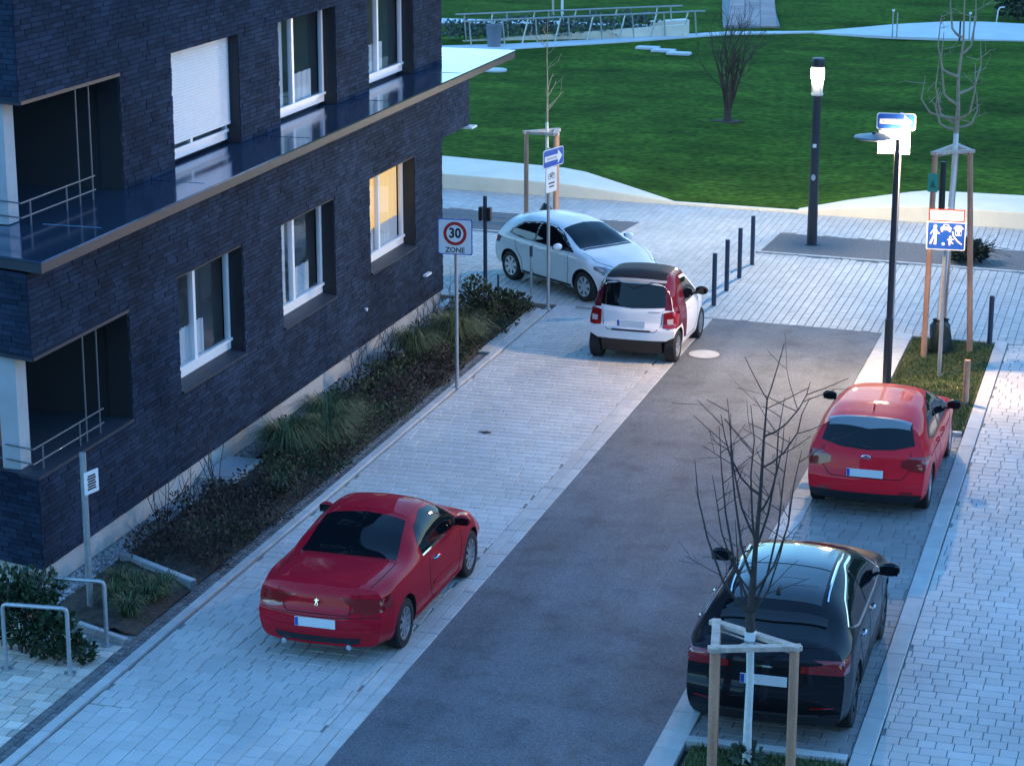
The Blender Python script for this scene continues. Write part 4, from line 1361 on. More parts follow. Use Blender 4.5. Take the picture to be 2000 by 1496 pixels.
# ---- red hatchback in the parking bay
sp = dict(L=4.30, hw=0.89, rw=0.32, axles=(0.80, 3.45), paint=paint('bright_red', (0.74, 0.016, 0.03), 0.0, 0.35),
          top=[(0, 1.40), (0.3, 1.445), (1.0, 1.485), (1.7, 1.48), (2.2, 1.44), (2.6, 1.33), (3.15, 1.06), (3.3, 1.015), (4.05, 0.86), (4.3, 0.72)],
          belt=[(0, 1.02), (0.8, 1.0), (2.0, 0.96), (3.2, 0.93), (4.0, 0.79), (4.3, 0.62)],
          roofw=[(0, 0.60), (0.6, 0.62), (1.5, 0.61), (2.3, 0.57), (3.1, 0.70), (3.4, 0.73), (4.3, 0.55)],
          bot=[(0, 0.26), (0.5, 0.19), (1.0, 0.15), (3.4, 0.15), (4.0, 0.2), (4.3, 0.26)],
          plan=[(0, 0.84), (0.4, 0.885), (1.0, 0.89), (3.0, 0.885), (3.8, 0.87), (4.3, 0.78)],
          rear=[(0.2, 0.08), (0.42, 0.0), (0.60, 0.0), (0.66, 0.04), (0.92, 0.10), (1.0, 0.15), (1.38, 0.38), (1.48, 0.42)], front=[(0.2, 0.08), (0.45, 0.0), (0.66, 0.06), (0.8, 0.16)], Dr=1.6, rcurve=0.13, fcurve=0.34, spokes=5, spoke_w=0.06,
          dark=lambda x, y, z: z < 0.37 and x < 0.55 and abs(y) < 0.80)
c = Car('parked_car', 'bright red five-door hatchback parked below the street lamp', sp, (-3.84, 31.80), 0.5)
c.patch('spoiler', [(0.36, -0.58), (0.31, 0), (0.36, 0.58)], [(0.48, -0.58), (0.43, 0), (0.48, 0.58)], 'top', mat('grey_spoiler', (0.20, 0.22, 0.24), 0.3, coat=0.5), off=0.02, skirt=0.03, nu=20, nv=5)
c.patch('rear_window', [(-0.67, 1.08), (-0.38, 1.02), (0, 1.00), (0.38, 1.02), (0.67, 1.08)], [(-0.60, 1.335), (-0.3, 1.37), (0, 1.38), (0.3, 1.37), (0.60, 1.335)], 'rear', M_glass, nu=24, nv=12)
c.patch('wiper', [(-0.06, 1.02), (0.30, 1.06)], [(-0.06, 1.035), (0.30, 1.07)], 'rear', M_trim, off=0.018, nu=8, nv=1)
c.patch('windscreen', [(3.12, -0.63), (3.12, 0.63)], [(2.42, -0.53), (2.42, 0.53)], 'top', M_glass, nu=20, nv=14)
c.both('side_window', [(0.80, 1.09), (1.1, 1.015), (1.70, 0.995)], [(0.84, 1.15), (1.1, 1.285), (1.70, 1.375)], M_glass, nu=20)
c.both('side_window', [(1.78, 0.995), (2.4, 0.985), (2.98, 0.99)], [(1.78, 1.38), (2.2, 1.36), (2.5, 1.25), (2.98, 1.0)], M_glass, nu=20)
c.both('window_surround', [(0.74, 1.075), (1.1, 0.99), (2.4, 0.962), (3.06, 0.968)], [(0.76, 1.16), (1.1, 1.315), (1.74, 1.405), (2.25, 1.38), (2.55, 1.265), (3.06, 0.98)], M_trim, off=0.0015, nu=34)
c.lines('door_gap', [(1.74, 0.96), (1.74, 0.45), (1.70, 0.27)]); c.lines('door_gap', [(2.98, 0.95), (3.0, 0.6), (2.95, 0.28)]); c.lines('door_gap', [(0.98, 0.98), (1.05, 0.75), (1.25, 0.55), (1.25, 0.28)])
c.lines('shoulder_crease', [(0.6, 0.86), (1.7, 0.80), (3.0, 0.76)], w=0.02, m=sp['paint'], off=0.010)
c.line('tailgate_gap', [(-0.62, 1.0), (-0.66, 0.8), (-0.52, 0.62), (0.52, 0.62), (0.66, 0.8), (0.62, 1.0)], 'rear')
for q in (1, -1):
    P_ = lambda l: [(q * a, b) for a, b in l]
    c.patch('tail_light', P_([(0.50, 0.80), (0.66, 0.74), (0.83, 0.72)]), P_([(0.50, 0.88), (0.66, 0.93), (0.83, 0.95)]), 'rear', M_tail, off=0.008, nu=14, nv=8)
    c.patch('tail_light', [(0.14, 0.74), (0.40, 0.82)], [(0.16, 0.94), (0.52, 0.90)], 'left' if q > 0 else 'right', M_tail, off=0.008, nu=10, nv=6)
    c.patch('reflector', P_([(0.50, 0.40), (0.68, 0.41)]), P_([(0.50, 0.44), (0.68, 0.45)]), 'rear', M_tail, off=0.008, nu=6, nv=2)
    c.patch('headlight', P_([(0.42, 0.62), (0.72, 0.64)]), P_([(0.44, 0.72), (0.74, 0.80)]), 'front', M_lampw, off=0.006)
    b = MB(); b.tube([(0.55, q * 0.52, 1.475), (0.60, q * 0.525, 1.49)], 0.012, 6)
    if q > 0: pass
c.number_plate(0.69)
p_, n_ = c.cast(0, 0.905, 'rear')
b = MB(); b.lathe([(0.030, 0), (0.038, 0.006), (0.030, 0.010)], axis='x', n=20, cap=False); b.v = [(x, y * 1.9, z) for x, y, z in b.v]
b.box(-0.004, 0.012, -0.035, -0.020, -0.026, 0.026); b.box(-0.004, 0.012, 0.020, 0.035, -0.026, 0.026); b.box(-0.004, 0.012, -0.02, 0.02, -0.006, 0.006)
b.v = [(p_.x - 0.014 + v[0], v[1], 0.905 + v[2]) for v in b.v]
c.part('emblem', b, M_chrome, False)
b = MB(); p_, n_ = c.cast(0.80, 0, 'top'); b.add([(0.72, -0.012, p_.z - .01), (0.90, -0.012, p_.z - .01), (0.90, 0.012, p_.z - .01), (0.72, 0.012, p_.z - .01), (0.73, 0, p_.z + 0.06), (0.78, 0, p_.z + 0.06)], [(0, 1, 5, 4), (2, 3, 4, 5), (0, 4, 3), (1, 2, 5)]); c.part('antenna_fin', b, sp['paint'], False)
c.mirror(2.78, 0.98, 0, M_trim); c.handle(1.02 + 0.28, 0.88, sp['paint']); c.handle(1.92, 0.865, sp['paint'])

# ---- black sloping-roof SUV in the parking bay
sp = dict(L=4.62, hw=0.945, rw=0.365, axles=(0.90, 3.65), paint=paint('black_metallic', (0.012, 0.013, 0.017), 0.3, 0.25),
          top=[(0, 1.20), (0.25, 1.30), (0.7, 1.46), (1.2, 1.565), (1.8, 1.62), (2.3, 1.60), (2.75, 1.50), (3.35, 1.19), (3.5, 1.145), (4.3, 1.0), (4.62, 0.84)],
          belt=[(0, 1.06), (0.8, 1.10), (2.0, 1.07), (3.3, 1.04), (4.2, 0.92), (4.62, 0.74)],
          roofw=[(0, 0.64), (0.4, 0.60), (1.2, 0.575), (2.3, 0.59), (3.2, 0.73), (3.6, 0.76), (4.62, 0.58)],
          bot=[(0, 0.29), (0.5, 0.22), (1.0, 0.19), (3.6, 0.19), (4.2, 0.25), (4.62, 0.32)],
          plan=[(0, 0.88), (0.4, 0.94), (1.0, 0.945), (3.2, 0.94), (4.0, 0.93), (4.62, 0.84)],
          rear=[(0.25, 0.10), (0.5, 0.0), (0.66, 0.0), (0.72, 0.05), (1.02, 0.08), (1.10, 0.16), (1.30, 0.40)], front=[(0.25, 0.08), (0.5, 0.0), (0.8, 0.06), (0.95, 0.16)], Dr=1.2, rcurve=0.13, fcurve=0.34, spokes=5, spoke_w=0.07,
          rim_m=mat('dark_rim', (0.03, 0.03, 0.034), 0.3, metal=0.6), dark=lambda x, y, z: z < 0.42)
c = Car('parked_car', 'black sloping-roof SUV with chrome window line, parked behind the bare young tree', sp, (-3.86, 23.76), -0.6)
c.patch('rear_window', [(-0.66, 1.155), (0, 1.135), (0.66, 1.155)], [(-0.56, 1.41), (0, 1.435), (0.56, 1.41)], 'rear', M_glass, nu=24, nv=14)
c.patch('spoiler', [(0.62, -0.60), (0.56, 0), (0.62, 0.60)], [(0.74, -0.60), (0.70, 0), (0.74, 0.60)], 'top', M_trim, off=0.022, skirt=0.035, nu=20, nv=4)
c.patch('glass_roof', [(0.86, -0.50), (0.84, 0), (0.86, 0.50)], [(1.58, -0.50), (1.58, 0.50)], 'top', M_glassroof, nu=18, nv=12)
c.patch('glass_roof', [(1.61, -0.50), (1.61, 0.50)], [(2.34, -0.50), (2.34, 0.50)], 'top', M_glassroof, nu=18, nv=12)
c.patch('windscreen', [(3.32, -0.66), (3.32, 0.66)], [(2.48, -0.54), (2.48, 0.54)], 'top', M_glass, nu=20, nv=14)
b = None
for q, ax_ in ((1, 'left'), (-1, 'right')):
    pts = []
    for x in [0.95 + 0.1 * i for i in range(15)]:
        p_, n_ = c.cast(x, q * 0.555, 'top'); pts.append(p_ + Vector((0, 0, 0.035 if 0.95 < x < 2.3 else 0.0)))
    b = MB(); b.tube(pts, 0.018, 6); c.part('roof_rail', b, M_chrome)
    P_ = lambda l: [(q * a, b_) for a, b_ in l]
    c.patch('tail_light', P_([(0.40, 0.91), (0.66, 0.90), (0.90, 0.89)]), P_([(0.40, 0.98), (0.66, 1.01), (0.90, 1.045)]), 'rear', M_tail, off=0.010, nu=14, nv=6)
    c.patch('tail_light', [(0.12, 0.92), (0.34, 0.96)], [(0.14, 1.05), (0.44, 1.03)], ax_, M_tail, off=0.010, nu=10, nv=5)
    c.patch('headlight', P_([(0.45, 0.78), (0.80, 0.80)]), P_([(0.46, 0.88), (0.82, 0.92)]), 'front', M_lampw, off=0.006)
    c.patch('reflector', P_([(0.52, 0.52), (0.78, 0.53)]), P_([(0.52, 0.535), (0.78, 0.545)]), 'rear', M_tail, off=0.010, nu=8, nv=2)
c.both('side_window', [(0.92, 1.20), (1.2, 1.135), (1.90, 1.105)], [(0.96, 1.225), (1.25, 1.345), (1.90, 1.48)], M_glass, nu=20)
c.both('side_window', [(1.97, 1.105), (2.6, 1.09), (3.12, 1.09)], [(1.97, 1.485), (2.4, 1.46), (2.7, 1.34), (3.12, 1.10)], M_glass, nu=20)
c.lines('chrome_line', [(0.82, 1.20), (1.2, 1.11), (1.95, 1.082), (2.6, 1.068), (3.2, 1.07)], w=0.022, m=M_chrome, off=0.007)
c.lines('chrome_line', [(0.82, 1.21), (1.2, 1.375), (1.95, 1.52), (2.45, 1.49), (2.75, 1.36), (3.2, 1.08)], w=0.018, m=M_chrome, off=0.006)
c.lines('door_gap', [(1.94, 1.06), (1.94, 0.5), (1.90, 0.34)]); c.lines('door_gap', [(3.14, 1.05), (3.16, 0.7), (3.1, 0.34)]); c.lines('door_gap', [(1.08, 1.06), (1.15, 0.85), (1.36, 0.62), (1.36, 0.34)])
c.line('tailgate_gap', [(-0.72, 1.12), (-0.74, 0.9), (-0.60, 0.69), (0.60, 0.69), (0.74, 0.9), (0.72, 1.12)], 'rear')
c.patch('diffuser_strip', [(-0.62, 0.42), (0, 0.41), (0.62, 0.42)], [(-0.62, 0.445), (0, 0.435), (0.62, 0.445)], 'rear', mat('grey_strip', (0.06, 0.06, 0.065), 0.4, metal=.5), off=0.012, nu=20, nv=2)
c.number_plate(0.80)
b = MB(); p_, n_ = c.cast(0, 0.955, 'rear'); b.box(p_.x - 0.012, p_.x, -0.10, 0.10, 0.945, 0.968); c.part('lettering_strip', b, M_chrome, False)
b = MB(); p_, n_ = c.cast(1.0, 0, 'top'); b.add([(0.90, -0.03, p_.z - .03), (1.12, -0.03, p_.z - .01), (1.12, 0.03, p_.z - .01), (0.90, 0.03, p_.z - .03), (0.92, 0, p_.z + 0.055), (0.98, 0, p_.z + 0.055)], [(0, 1, 5, 4), (2, 3, 4, 5), (0, 4, 3), (1, 2, 5)]); c.part('antenna_fin', b, M_trim, False)
c.mirror(2.98, 1.10, 0, sp['paint'], 1.15); c.handle(1.20, 0.99, M_chrome); c.handle(2.06, 0.98, M_chrome)
c.lines('sill_moulding', [(1.3, 0.37), (3.2, 0.36)], w=0.03, m=M_trim, off=0.012)

# ---- small two-seater at the end of the pavement
cell = paint('wine_red_cell', (0.095, 0.005, 0.018), 0.0, 0.35)
white_p = paint('white_paint', (0.76, 0.77, 0.78), 0.0, 0.3)
sp = dict(L=2.70, hw=0.83, rw=0.295, axles=(0.38, 2.25), paint=white_p,
          top=[(0, 1.47), (0.2, 1.54), (0.7, 1.61), (1.2, 1.60), (1.55, 1.48), (2.0, 1.12), (2.12, 1.05), (2.5, 0.93), (2.7, 0.80)],
          belt=[(0, 0.98), (0.8, 0.97), (1.6, 0.93), (2.1, 0.92), (2.5, 0.84), (2.7, 0.68)],
          roofw=[(0, 0.56), (0.4, 0.585), (1.1, 0.58), (1.6, 0.60), (2.05, 0.70), (2.7, 0.50)],
          bot=[(0, 0.19), (0.3, 0.17), (0.8, 0.15), (2.2, 0.15), (2.7, 0.22)],
          plan=[(0, 0.79), (0.3, 0.83), (1.0, 0.815), (2.2, 0.82), (2.7, 0.72)],
          rear=[(0.2, 0.08), (0.40, 0.0), (0.66, 0.0), (0.72, 0.06), (0.95, 0.09), (1.02, 0.12), (1.45, 0.26)], front=[(0.2, 0.06), (0.45, 0.0), (0.75, 0.06), (0.9, 0.12)], Dr=0.8, Df=0.6, rcurve=0.12, fcurve=0.25, spokes=8, spoke_w=0.034,
          dark=lambda x, y, z: z < 0.44 and x < 0.6)
c = Car('parked_car', 'tiny white two-seater car with wine-red safety cell and black roof', sp, (-9.09, 38.88), 1.0)
c.both('safety_cell', [(0.16, 0.66), (0.55, 0.70), (0.74, 0.52), (0.80, 0.36), (0.98, 0.34)], [(0.22, 1.0), (0.34, 1.38), (0.48, 1.50), (0.72, 1.545), (0.98, 1.545)], cell, off=0.007, nu=30, nv=14)
c.patch('roof_panel', [(0.30, -0.54), (0.22, 0), (0.30, 0.54)], [(1.34, -0.53), (1.36, 0), (1.34, 0.53)], 'top', mat('black_roof', (0.010, 0.011, 0.016), 0.6, spec=0.2), off=0.010, nu=18, nv=12)
c.patch('rear_window', [(-0.60, 1.03), (0, 1.00), (0.60, 1.03)], [(-0.57, 1.40), (-0.3, 1.43), (0.3, 1.43), (0.57, 1.40)], 'rear', M_glass, nu=22, nv=12)
c.patch('spoiler_lip', [(-0.56, 1.43), (-0.28, 1.455), (0, 1.46), (0.28, 1.455), (0.56, 1.43)], [(-0.55, 1.46), (-0.28, 1.488), (0, 1.495), (0.28, 1.488), (0.55, 1.46)], 'rear', mat('grey_lip', (0.26, 0.28, 0.30), 0.4), off=0.02, skirt=0.03, nu=18, nv=3)
c.patch('windscreen', [(2.0, -0.62), (2.0, 0.62)], [(1.42, -0.53), (1.42, 0.53)], 'top', M_glass, nu=18, nv=12)
c.both('side_window', [(1.0, 0.96), (1.5, 0.95), (1.90, 0.96)], [(0.98, 1.41), (1.3, 1.38), (1.5, 1.27), (1.90, 0.98)], M_glass, nu=20, off=0.009)
c.lines('door_gap', [(1.0, 0.94), (0.96, 0.6), (1.02, 0.32), (1.7, 0.30), (1.86, 0.5), (1.92, 0.93)])
for q, ax_ in ((1, 'left'), (-1, 'right')):
    P_ = lambda l: [(q * a, b_) for a, b_ in l]
    c.patch('cell_pillar', P_([(0.585, 0.99), (0.60, 1.03), (0.585, 1.25), (0.55, 1.44)]), P_([(0.79, 0.98), (0.775, 1.03), (0.70, 1.25), (0.625, 1.44)]), 'rear', cell, off=0.0065, nu=20, nv=6)
    c.patch('cell_rail', [(0.30, q * 0.545), (1.34, q * 0.535)], [(0.34, q * 0.625), (1.34, q * 0.63)], 'top', cell, off=0.0085, nu=20, nv=5)
    tl = c.patch('tail_light', P_([(0.575, 0.68), (0.70, 0.665), (0.805, 0.68)]), P_([(0.575, 0.94), (0.70, 0.965), (0.805, 0.97)]), 'rear', M_tail, off=0.016, skirt=0.03, nu=12, nv=10)
    c.patch('lamp_insert', P_([(0.65, 0.74), (0.75, 0.74)]), P_([(0.64, 0.83), (0.75, 0.84)]), 'rear', M_tailw, off=0.021, nu=6, nv=5)
    c.patch('headlight', P_([(0.42, 0.70), (0.66, 0.70)]), P_([(0.42, 0.80), (0.66, 0.82)]), 'front', M_lampw, off=0.006)
c.line('tailgate_gap', [(-0.56, 0.98), (-0.54, 0.70), (-0.44, 0.60), (0.44, 0.60), (0.54, 0.70), (0.56, 0.98)], 'rear')
c.patch('plate_recess', [(-0.36, 0.60), (0.36, 0.60)], [(-0.36, 0.63), (0.36, 0.63)], 'rear', M_trim, off=0.005, nu=10, nv=2)
c.patch('model_script', [(-0.52, 0.945), (-0.30, 0.943)], [(-0.52, 0.957), (-0.30, 0.955)], 'rear', mat('script_grey', (0.25, 0.27, 0.3), 0.3, metal=.5), off=0.005, nu=6, nv=1)
c.number_plate(0.74)
c.mirror(1.78, 0.97, 0, M_trim, 1.1); c.handle(1.12, 0.86, white_p)

# ---- white hatchback at the corner of the square
sp = dict(L=3.96, hw=0.865, rw=0.31, axles=(0.70, 3.17), paint=white_p,
          top=[(0, 1.32), (0.3, 1.375), (0.9, 1.42), (1.5, 1.425), (2.0, 1.385), (2.35, 1.27), (2.85, 1.03), (3.0, 0.99), (3.7, 0.87), (3.96, 0.76)],
          belt=[(0, 0.96), (0.8, 0.95), (2.0, 0.93), (2.9, 0.915), (3.6, 0.80), (3.96, 0.64)],
          roofw=[(0, 0.52), (0.6, 0.56), (1.5, 0.57), (2.1, 0.56), (2.8, 0.68), (3.2, 0.72), (3.96, 0.55)],
          bot=[(0, 0.28), (0.5, 0.2), (1.0, 0.18), (3.1, 0.18), (3.7, 0.19), (3.96, 0.25)],
          plan=[(0, 0.80), (0.4, 0.855), (1.0, 0.865), (2.9, 0.865), (3.5, 0.855), (3.96, 0.76)],
          rear=[(0.2, 0.08), (0.45, 0.0), (0.62, 0.0), (0.90, 0.08), (1.0, 0.14), (1.32, 0.42)], front=[(0.2, 0.07), (0.45, 0.0), (0.66, 0.03), (0.8, 0.12), (0.86, 0.2)], Dr=1.2, rcurve=0.14, fcurve=0.34, spokes=7, spoke_w=0.045)
hd = 127.0
c = Car('parked_car', 'white hatchback parked diagonally at the end of the planting bed', sp, (-12.60, 45.06), hd)
c.both('window_surround', [(0.62, 1.0), (1.0, 0.955), (2.2, 0.94), (2.80, 0.935)], [(0.66, 1.08), (0.95, 1.26), (1.5, 1.345), (1.95, 1.325), (2.25, 1.22), (2.80, 0.945)], M_trim, off=0.0015, nu=34)
c.both('side_window', [(0.70, 1.02), (1.0, 0.975), (1.48, 0.965)], [(0.72, 1.08), (1.0, 1.24), (1.48, 1.315)], M_glass, nu=18)
c.both('side_window', [(1.54, 0.965), (2.1, 0.955), (2.68, 0.955)], [(1.54, 1.318), (1.9, 1.30), (2.2, 1.19), (2.68, 0.965)], M_glass, nu=18)
c.patch('windscreen', [(2.84, -0.64), (2.88, 0), (2.84, 0.64)], [(2.14, -0.54), (2.10, 0), (2.14, 0.54)], 'top', M_glass, nu=20, nv=14)
c.patch('scuttle', [(2.86, -0.62), (2.90, 0), (2.86, 0.62)], [(2.93, -0.62), (2.97, 0), (2.93, 0.62)], 'top', M_trim, off=0.003, nu=18, nv=2)
c.patch('rear_window', [(-0.56, 1.0), (0.56, 1.0)], [(-0.5, 1.26), (0.5, 1.26)], 'rear', M_glass, nu=16, nv=8)
c.lines('door_gap', [(1.51, 0.92), (1.46, 0.5), (1.5, 0.28)]); c.lines('door_gap', [(2.66, 0.92), (2.70, 0.6), (2.64, 0.28)]); c.lines('door_gap', [(0.86, 0.92), (0.95, 0.7), (1.12, 0.52), (1.12, 0.28)])
c.lines('shoulder_crease', [(0.5, 0.82), (1.5, 0.80), (2.7, 0.77)], w=0.016, m=white_p, off=0.008)
c.lines('sill_moulding', [(1.1, 0.265), (2.75, 0.26)], w=0.05, m=M_trim, off=0.006)
c.line('bonnet_gap', [(2.98, -0.72), (3.4, -0.68), (3.72, -0.50)], 'top'); c.line('bonnet_gap', [(2.98, 0.72), (3.4, 0.68), (3.72, 0.50)], 'top')
for q, ax_ in ((1, 'left'), (-1, 'right')):
    P_ = lambda l: [(q * a, b_) for a, b_ in l]
    c.patch('headlight', P_([(0.40, 0.60), (0.58, 0.59), (0.74, 0.62)]), P_([(0.40, 0.68), (0.58, 0.73), (0.74, 0.77)]), 'front', M_lampw, off=0.008, nu=14, nv=8)
    c.patch('headlight', [(3.45, 0.70), (3.66, 0.64)], [(3.42, 0.76), (3.64, 0.755)], ax_, M_lampw, off=0.008, nu=8, nv=5)
    c.patch('tail_light', P_([(0.44, 0.72), (0.74, 0.72)]), P_([(0.44, 0.86), (0.74, 0.90)]), 'rear', M_tail, off=0.008, nu=10, nv=6)
    c.patch('tail_light', [(0.10, 0.73), (0.30, 0.76)], [(0.14, 0.90), (0.36, 0.88)], ax_, M_tail, off=0.008, nu=10, nv=6)
    c.patch('fog_inlet', P_([(0.48, 0.34), (0.70, 0.35)]), P_([(0.46, 0.46), (0.70, 0.46)]), 'front', M_trim, off=0.006, nu=8, nv=4)
c.patch('grille', [(-0.34, 0.36), (0.34, 0.36)], [(-0.40, 0.66), (0.40, 0.66)], 'front', M_trim, off=0.008, nu=12, nv=8)
c.number_plate(0.47, 'front'); c.number_plate(0.66)
c.mirror(2.46, 0.955, 0, white_p); c.handle(1.06, 0.84, white_p); c.handle(1.64, 0.835, white_p)
# ------------------------------------------------------------------ lamps
def post_lathe(prof, n=20): return MB().lathe(prof, n=n)
# street lamp with a disc head
LPX, LPY = -4.44, 38.30
lamp = thing('street_lamp', 'lit street lamp with flat disc head on a slim dark post', 'street lamp', (LPX, LPY, 0))
post_lathe([(0.12, -0.05), (0.12, 0.012), (0.075, 0.014), (0.072, 1.2), (0.055, 1.22), (0.045, 4.34), (0.0, 4.35)]).build('post', M_anth, lamp, True)
mb = MB(); mb.lathe([(0.0, 4.335), (0.30, 4.335), (0.345, 4.35), (0.335, 4.375), (0.15, 4.41), (0.0, 4.415)], c=(-0.40, 0, 0), n=36)
mb.build('disc_head', mat('lamp_head_grey', (0.17, 0.18, 0.20), 0.4, metal=0.3), lamp, True)
mb = MB(); mb.tube([(-0.40, 0, 4.40), (-0.40, 0, 4.45)], 0.035, 10); mb.build('sensor_cap', M_plastic, lamp, True)
M_glow = mat('lamp_glow', (1, 0.9, 0.7), 0.3, emit=(1.0, 0.70, 0.34), estr=3.0)
mb = MB(); mb.lathe([(0.0, -0.085), (0.05, -0.075), (0.085, -0.03), (0.085, 0.02), (0.05, 0.055), (0.0, 0.06)], c=(-0.10, 0.16, 4.36), n=20)
mb.build('lens', M_glow, lamp, True)
ld = bpy.data.lights.new('lamp_light', 'POINT'); ld.energy = LAMP_W; ld.color = (1.0, 0.66, 0.36); ld.shadow_soft_size = 0.10
lo = bpy.data.objects.new('lamp_light', ld); col.objects.link(lo); lo.parent = lamp; lo.location = (-0.10, 0.16, 4.24)
# the signs on the lamp post
def one_way(name, label, O, U, L_, Hh, group=None, flip=False, pole=None):
    """blue one-way plate with a white arrow, centre O, arrow along U"""
    U = Vector(U).normalized(); V = Vector((0, 0, 1)); N = U.cross(V)
    root = thing(name, label, 'road sign', tuple(O), group=group)
    h, l = Hh / 2, L_ / 2
    c = 0.03
    oct_ = lambda l_, h_: [(-l_ + c, -h_), (l_ - c, -h_), (l_, -h_ + c), (l_, h_ - c), (l_ - c, h_), (-l_ + c, h_), (-l_, h_ - c), (-l_, -h_ + c)]
    z0 = Vector((0, 0, 0))
    MB().plate(oct_(l, h), 0.012, z0, U, V).build('panel', M_white, root)
    MB().plate(oct_(l - 0.016, h - 0.016), 0.003, N * 0.012, U, V).build('face', M_blue, root)
    MB().plate([(-l + 0.05, -h * 0.30), (l * 0.42, -h * 0.30), (l * 0.42, -h * 0.78), (l - 0.06, 0), (l * 0.42, h * 0.78), (l * 0.42, h * 0.30), (-l + 0.05, h * 0.30)], 0.003, N * 0.0152, U, V).build('arrow', M_white, root)
    text_mb('Einbahnstraße', h * 0.40, N * 0.0195 - U * l * 0.20, U, V).build('lettering', M_black, root)
    MB().plate(oct_(l - 0.03, h - 0.03), -0.004, -N * 0.0002, U, V).build('back', M_signback, root)
    return root
Uc = Vector((math.cos(YAW), math.sin(YAW), 0))                     # a plate that faces the camera side
cx = Vector((-4.51, 38.57, 4.60))
one_way('one_way_sign', 'one-way arrow plate glowing in the light of the street lamp', cx, (math.cos(R(2)), math.sin(R(2)), 0), 0.66, 0.29)
root = thing('sign_plate', 'square white plate below the lit one-way arrow at the street lamp', 'road sign', (-4.53, 38.57, 4.24))
MB().plate([(-0.27, -0.19), (0.27, -0.19), (0.27, 0.20), (-0.27, 0.20)], 0.012, (0, 0, 0), (1, 0, 0), (0, 0, 1)).build('panel', M_white, root)
MB().plate([(-0.24, -0.17), (0.24, -0.17), (0.24, 0.18), (-0.24, 0.18)], -0.004, (0, 0.0, 0), (1, 0, 0), (0, 0, 1)).build('back', M_signback, root)
mb = MB(); mb.tube([(0, 0, 0), (0, 0, 4.75)], 0.030, 10)
tag(mb.build('sign_pole', M_steel, None, True, (-4.43, 38.63, 0)), 'thin steel sign pole standing right behind the street lamp post', 'pole')
# tall lantern on the square
p = (-7.58, 49.71)
lan = thing('lantern', 'tall dark cylindrical lantern with glowing glass top beside the lawn', 'lantern', (p[0], p[1], 0))
post_lathe([(0.15, -0.05), (0.15, 0.02), (0.118, 0.03), (0.092, 3.30), (0.12, 3.34), (0.12, 3.37), (0.0, 3.37)]).build('post', M_anth, lan, True)
post_lathe([(0.125, 3.371), (0.14, 3.40), (0.125, 3.43), (0.0, 3.43)]).build('collar', mat('collar_pale', (0.6, 0.56, 0.48), 0.5), lan, True)
post_lathe([(0.118, 3.43), (0.132, 3.72), (0.120, 3.74), (0.0, 3.74)]).build('lower_glass', mat('frosted_glass', (0.62, 0.60, 0.54), 0.3, emit=(1.0, 0.92, 0.72), estr=0.008), lan, True)
for k in range(4):
    a_ = math.pi / 4 + k * math.pi / 2
    MB().tube([(0.128 * math.cos(a_), 0.128 * math.sin(a_), 3.43), (0.140 * math.cos(a_), 0.140 * math.sin(a_), 3.985)], 0.008, 6).build('glass_bar', mat('bar_grey', (0.4, 0.4, 0.38), 0.4), lan, True)
post_lathe([(0.120, 3.741), (0.137, 3.75), (0.140, 3.90), (0.132, 3.983), (0.0, 3.984)]).build('glowing_glass', mat('lantern_glow', (1, 0.95, 0.85), 0.3, emit=(1.0, 0.84, 0.60), estr=70.0), lan, True)
post_lathe([(0.0, 3.985), (0.145, 3.985), (0.15, 4.0), (0.145, 4.17), (0.135, 4.20), (0.0, 4.205)]).build('cap', M_anth, lan, True)
mb = MB(); mb.box(-0.04, 0.04, -0.112, -0.09, 2.22, 2.30); mb.build('sticker', M_white, lan)
mb = MB(); mb.lathe([(0.0, -0.116), (0.05, -0.115)], axis='y', n=14, cap=False); mb.v = [(x, y, z * 1.4 + 1.55) for x, y, z in mb.v]; mb.build('sticker', mat('sticker_grey', (0.45, 0.47, 0.5), 0.5), lan)
# ------------------------------------------------------------------ signs
def pole_obj(x, y, h, r_, label, m=None, lean=(0, 0)):
    mb = MB(); mb.tube([(0, 0, -0.05), (lean[0], lean[1], h)], r_, 12)
    mb.tube([(0, 0, -0.05), (0, 0, 0.03)], r_ + 0.035, 12)
    return tag(mb.build('sign_pole', m or M_steel, None, True, (x, y, 0)), label, 'pole')
def rounded(w, h, c=0.03, n=4):
    pts = []
    for sx, sy, a0 in ((1, -1, -90), (1, 1, 0), (-1, 1, 90), (-1, -1, 180)):
        for k in range(n + 1):
            a = R(a0 + 90 * k / n)
            pts.append((sx * (w - c) + c * math.cos(a), sy * (h - c) + c * math.sin(a)))
    return pts
def disc(r_, n=32, cx=0.0, cy=0.0): return [(cx + r_ * math.cos(2 * math.pi * k / n), cy + r_ * math.sin(2 * math.pi * k / n)) for k in range(n)]
# zone 30
zx, zy = -11.60, 36.02
pole_obj(zx, zy, 3.0, 0.032, 'steel pole of the speed zone sign at the bed kerb')
root = thing('speed_zone_sign', 'square white speed zone sign with a red ring and 30 on a steel pole', 'road sign', (zx, zy - 0.045, 2.70))
U, V = Vector((math.cos(R(3)), math.sin(R(3)), 0)), Vector((0, 0, 1)); N = U.cross(V)
MB().plate(rounded(0.305, 0.31), 0.012, (0, 0, 0), U, V).build('panel', M_blue, root)
MB().plate(rounded(0.288, 0.293), 0.003, N * 0.012, U, V).build('face', M_white, root)
MB().plate(disc(0.205, 36, 0, 0.055), 0.003, N * 0.0152, U, V).build('ring', M_red, root)
MB().plate(disc(0.150, 36, 0, 0.055), 0.003, N * 0.0184, U, V).build('ring_centre', M_white, root)
text_mb('30', 0.235, N * 0.0222 + V * 0.058, U, V, bold=0.008, squeeze=0.92).build('lettering', M_black, root)
text_mb('ZONE', 0.125, N * 0.0160 - V * 0.235, U, V, bold=0.003).build('lettering', M_black, root)
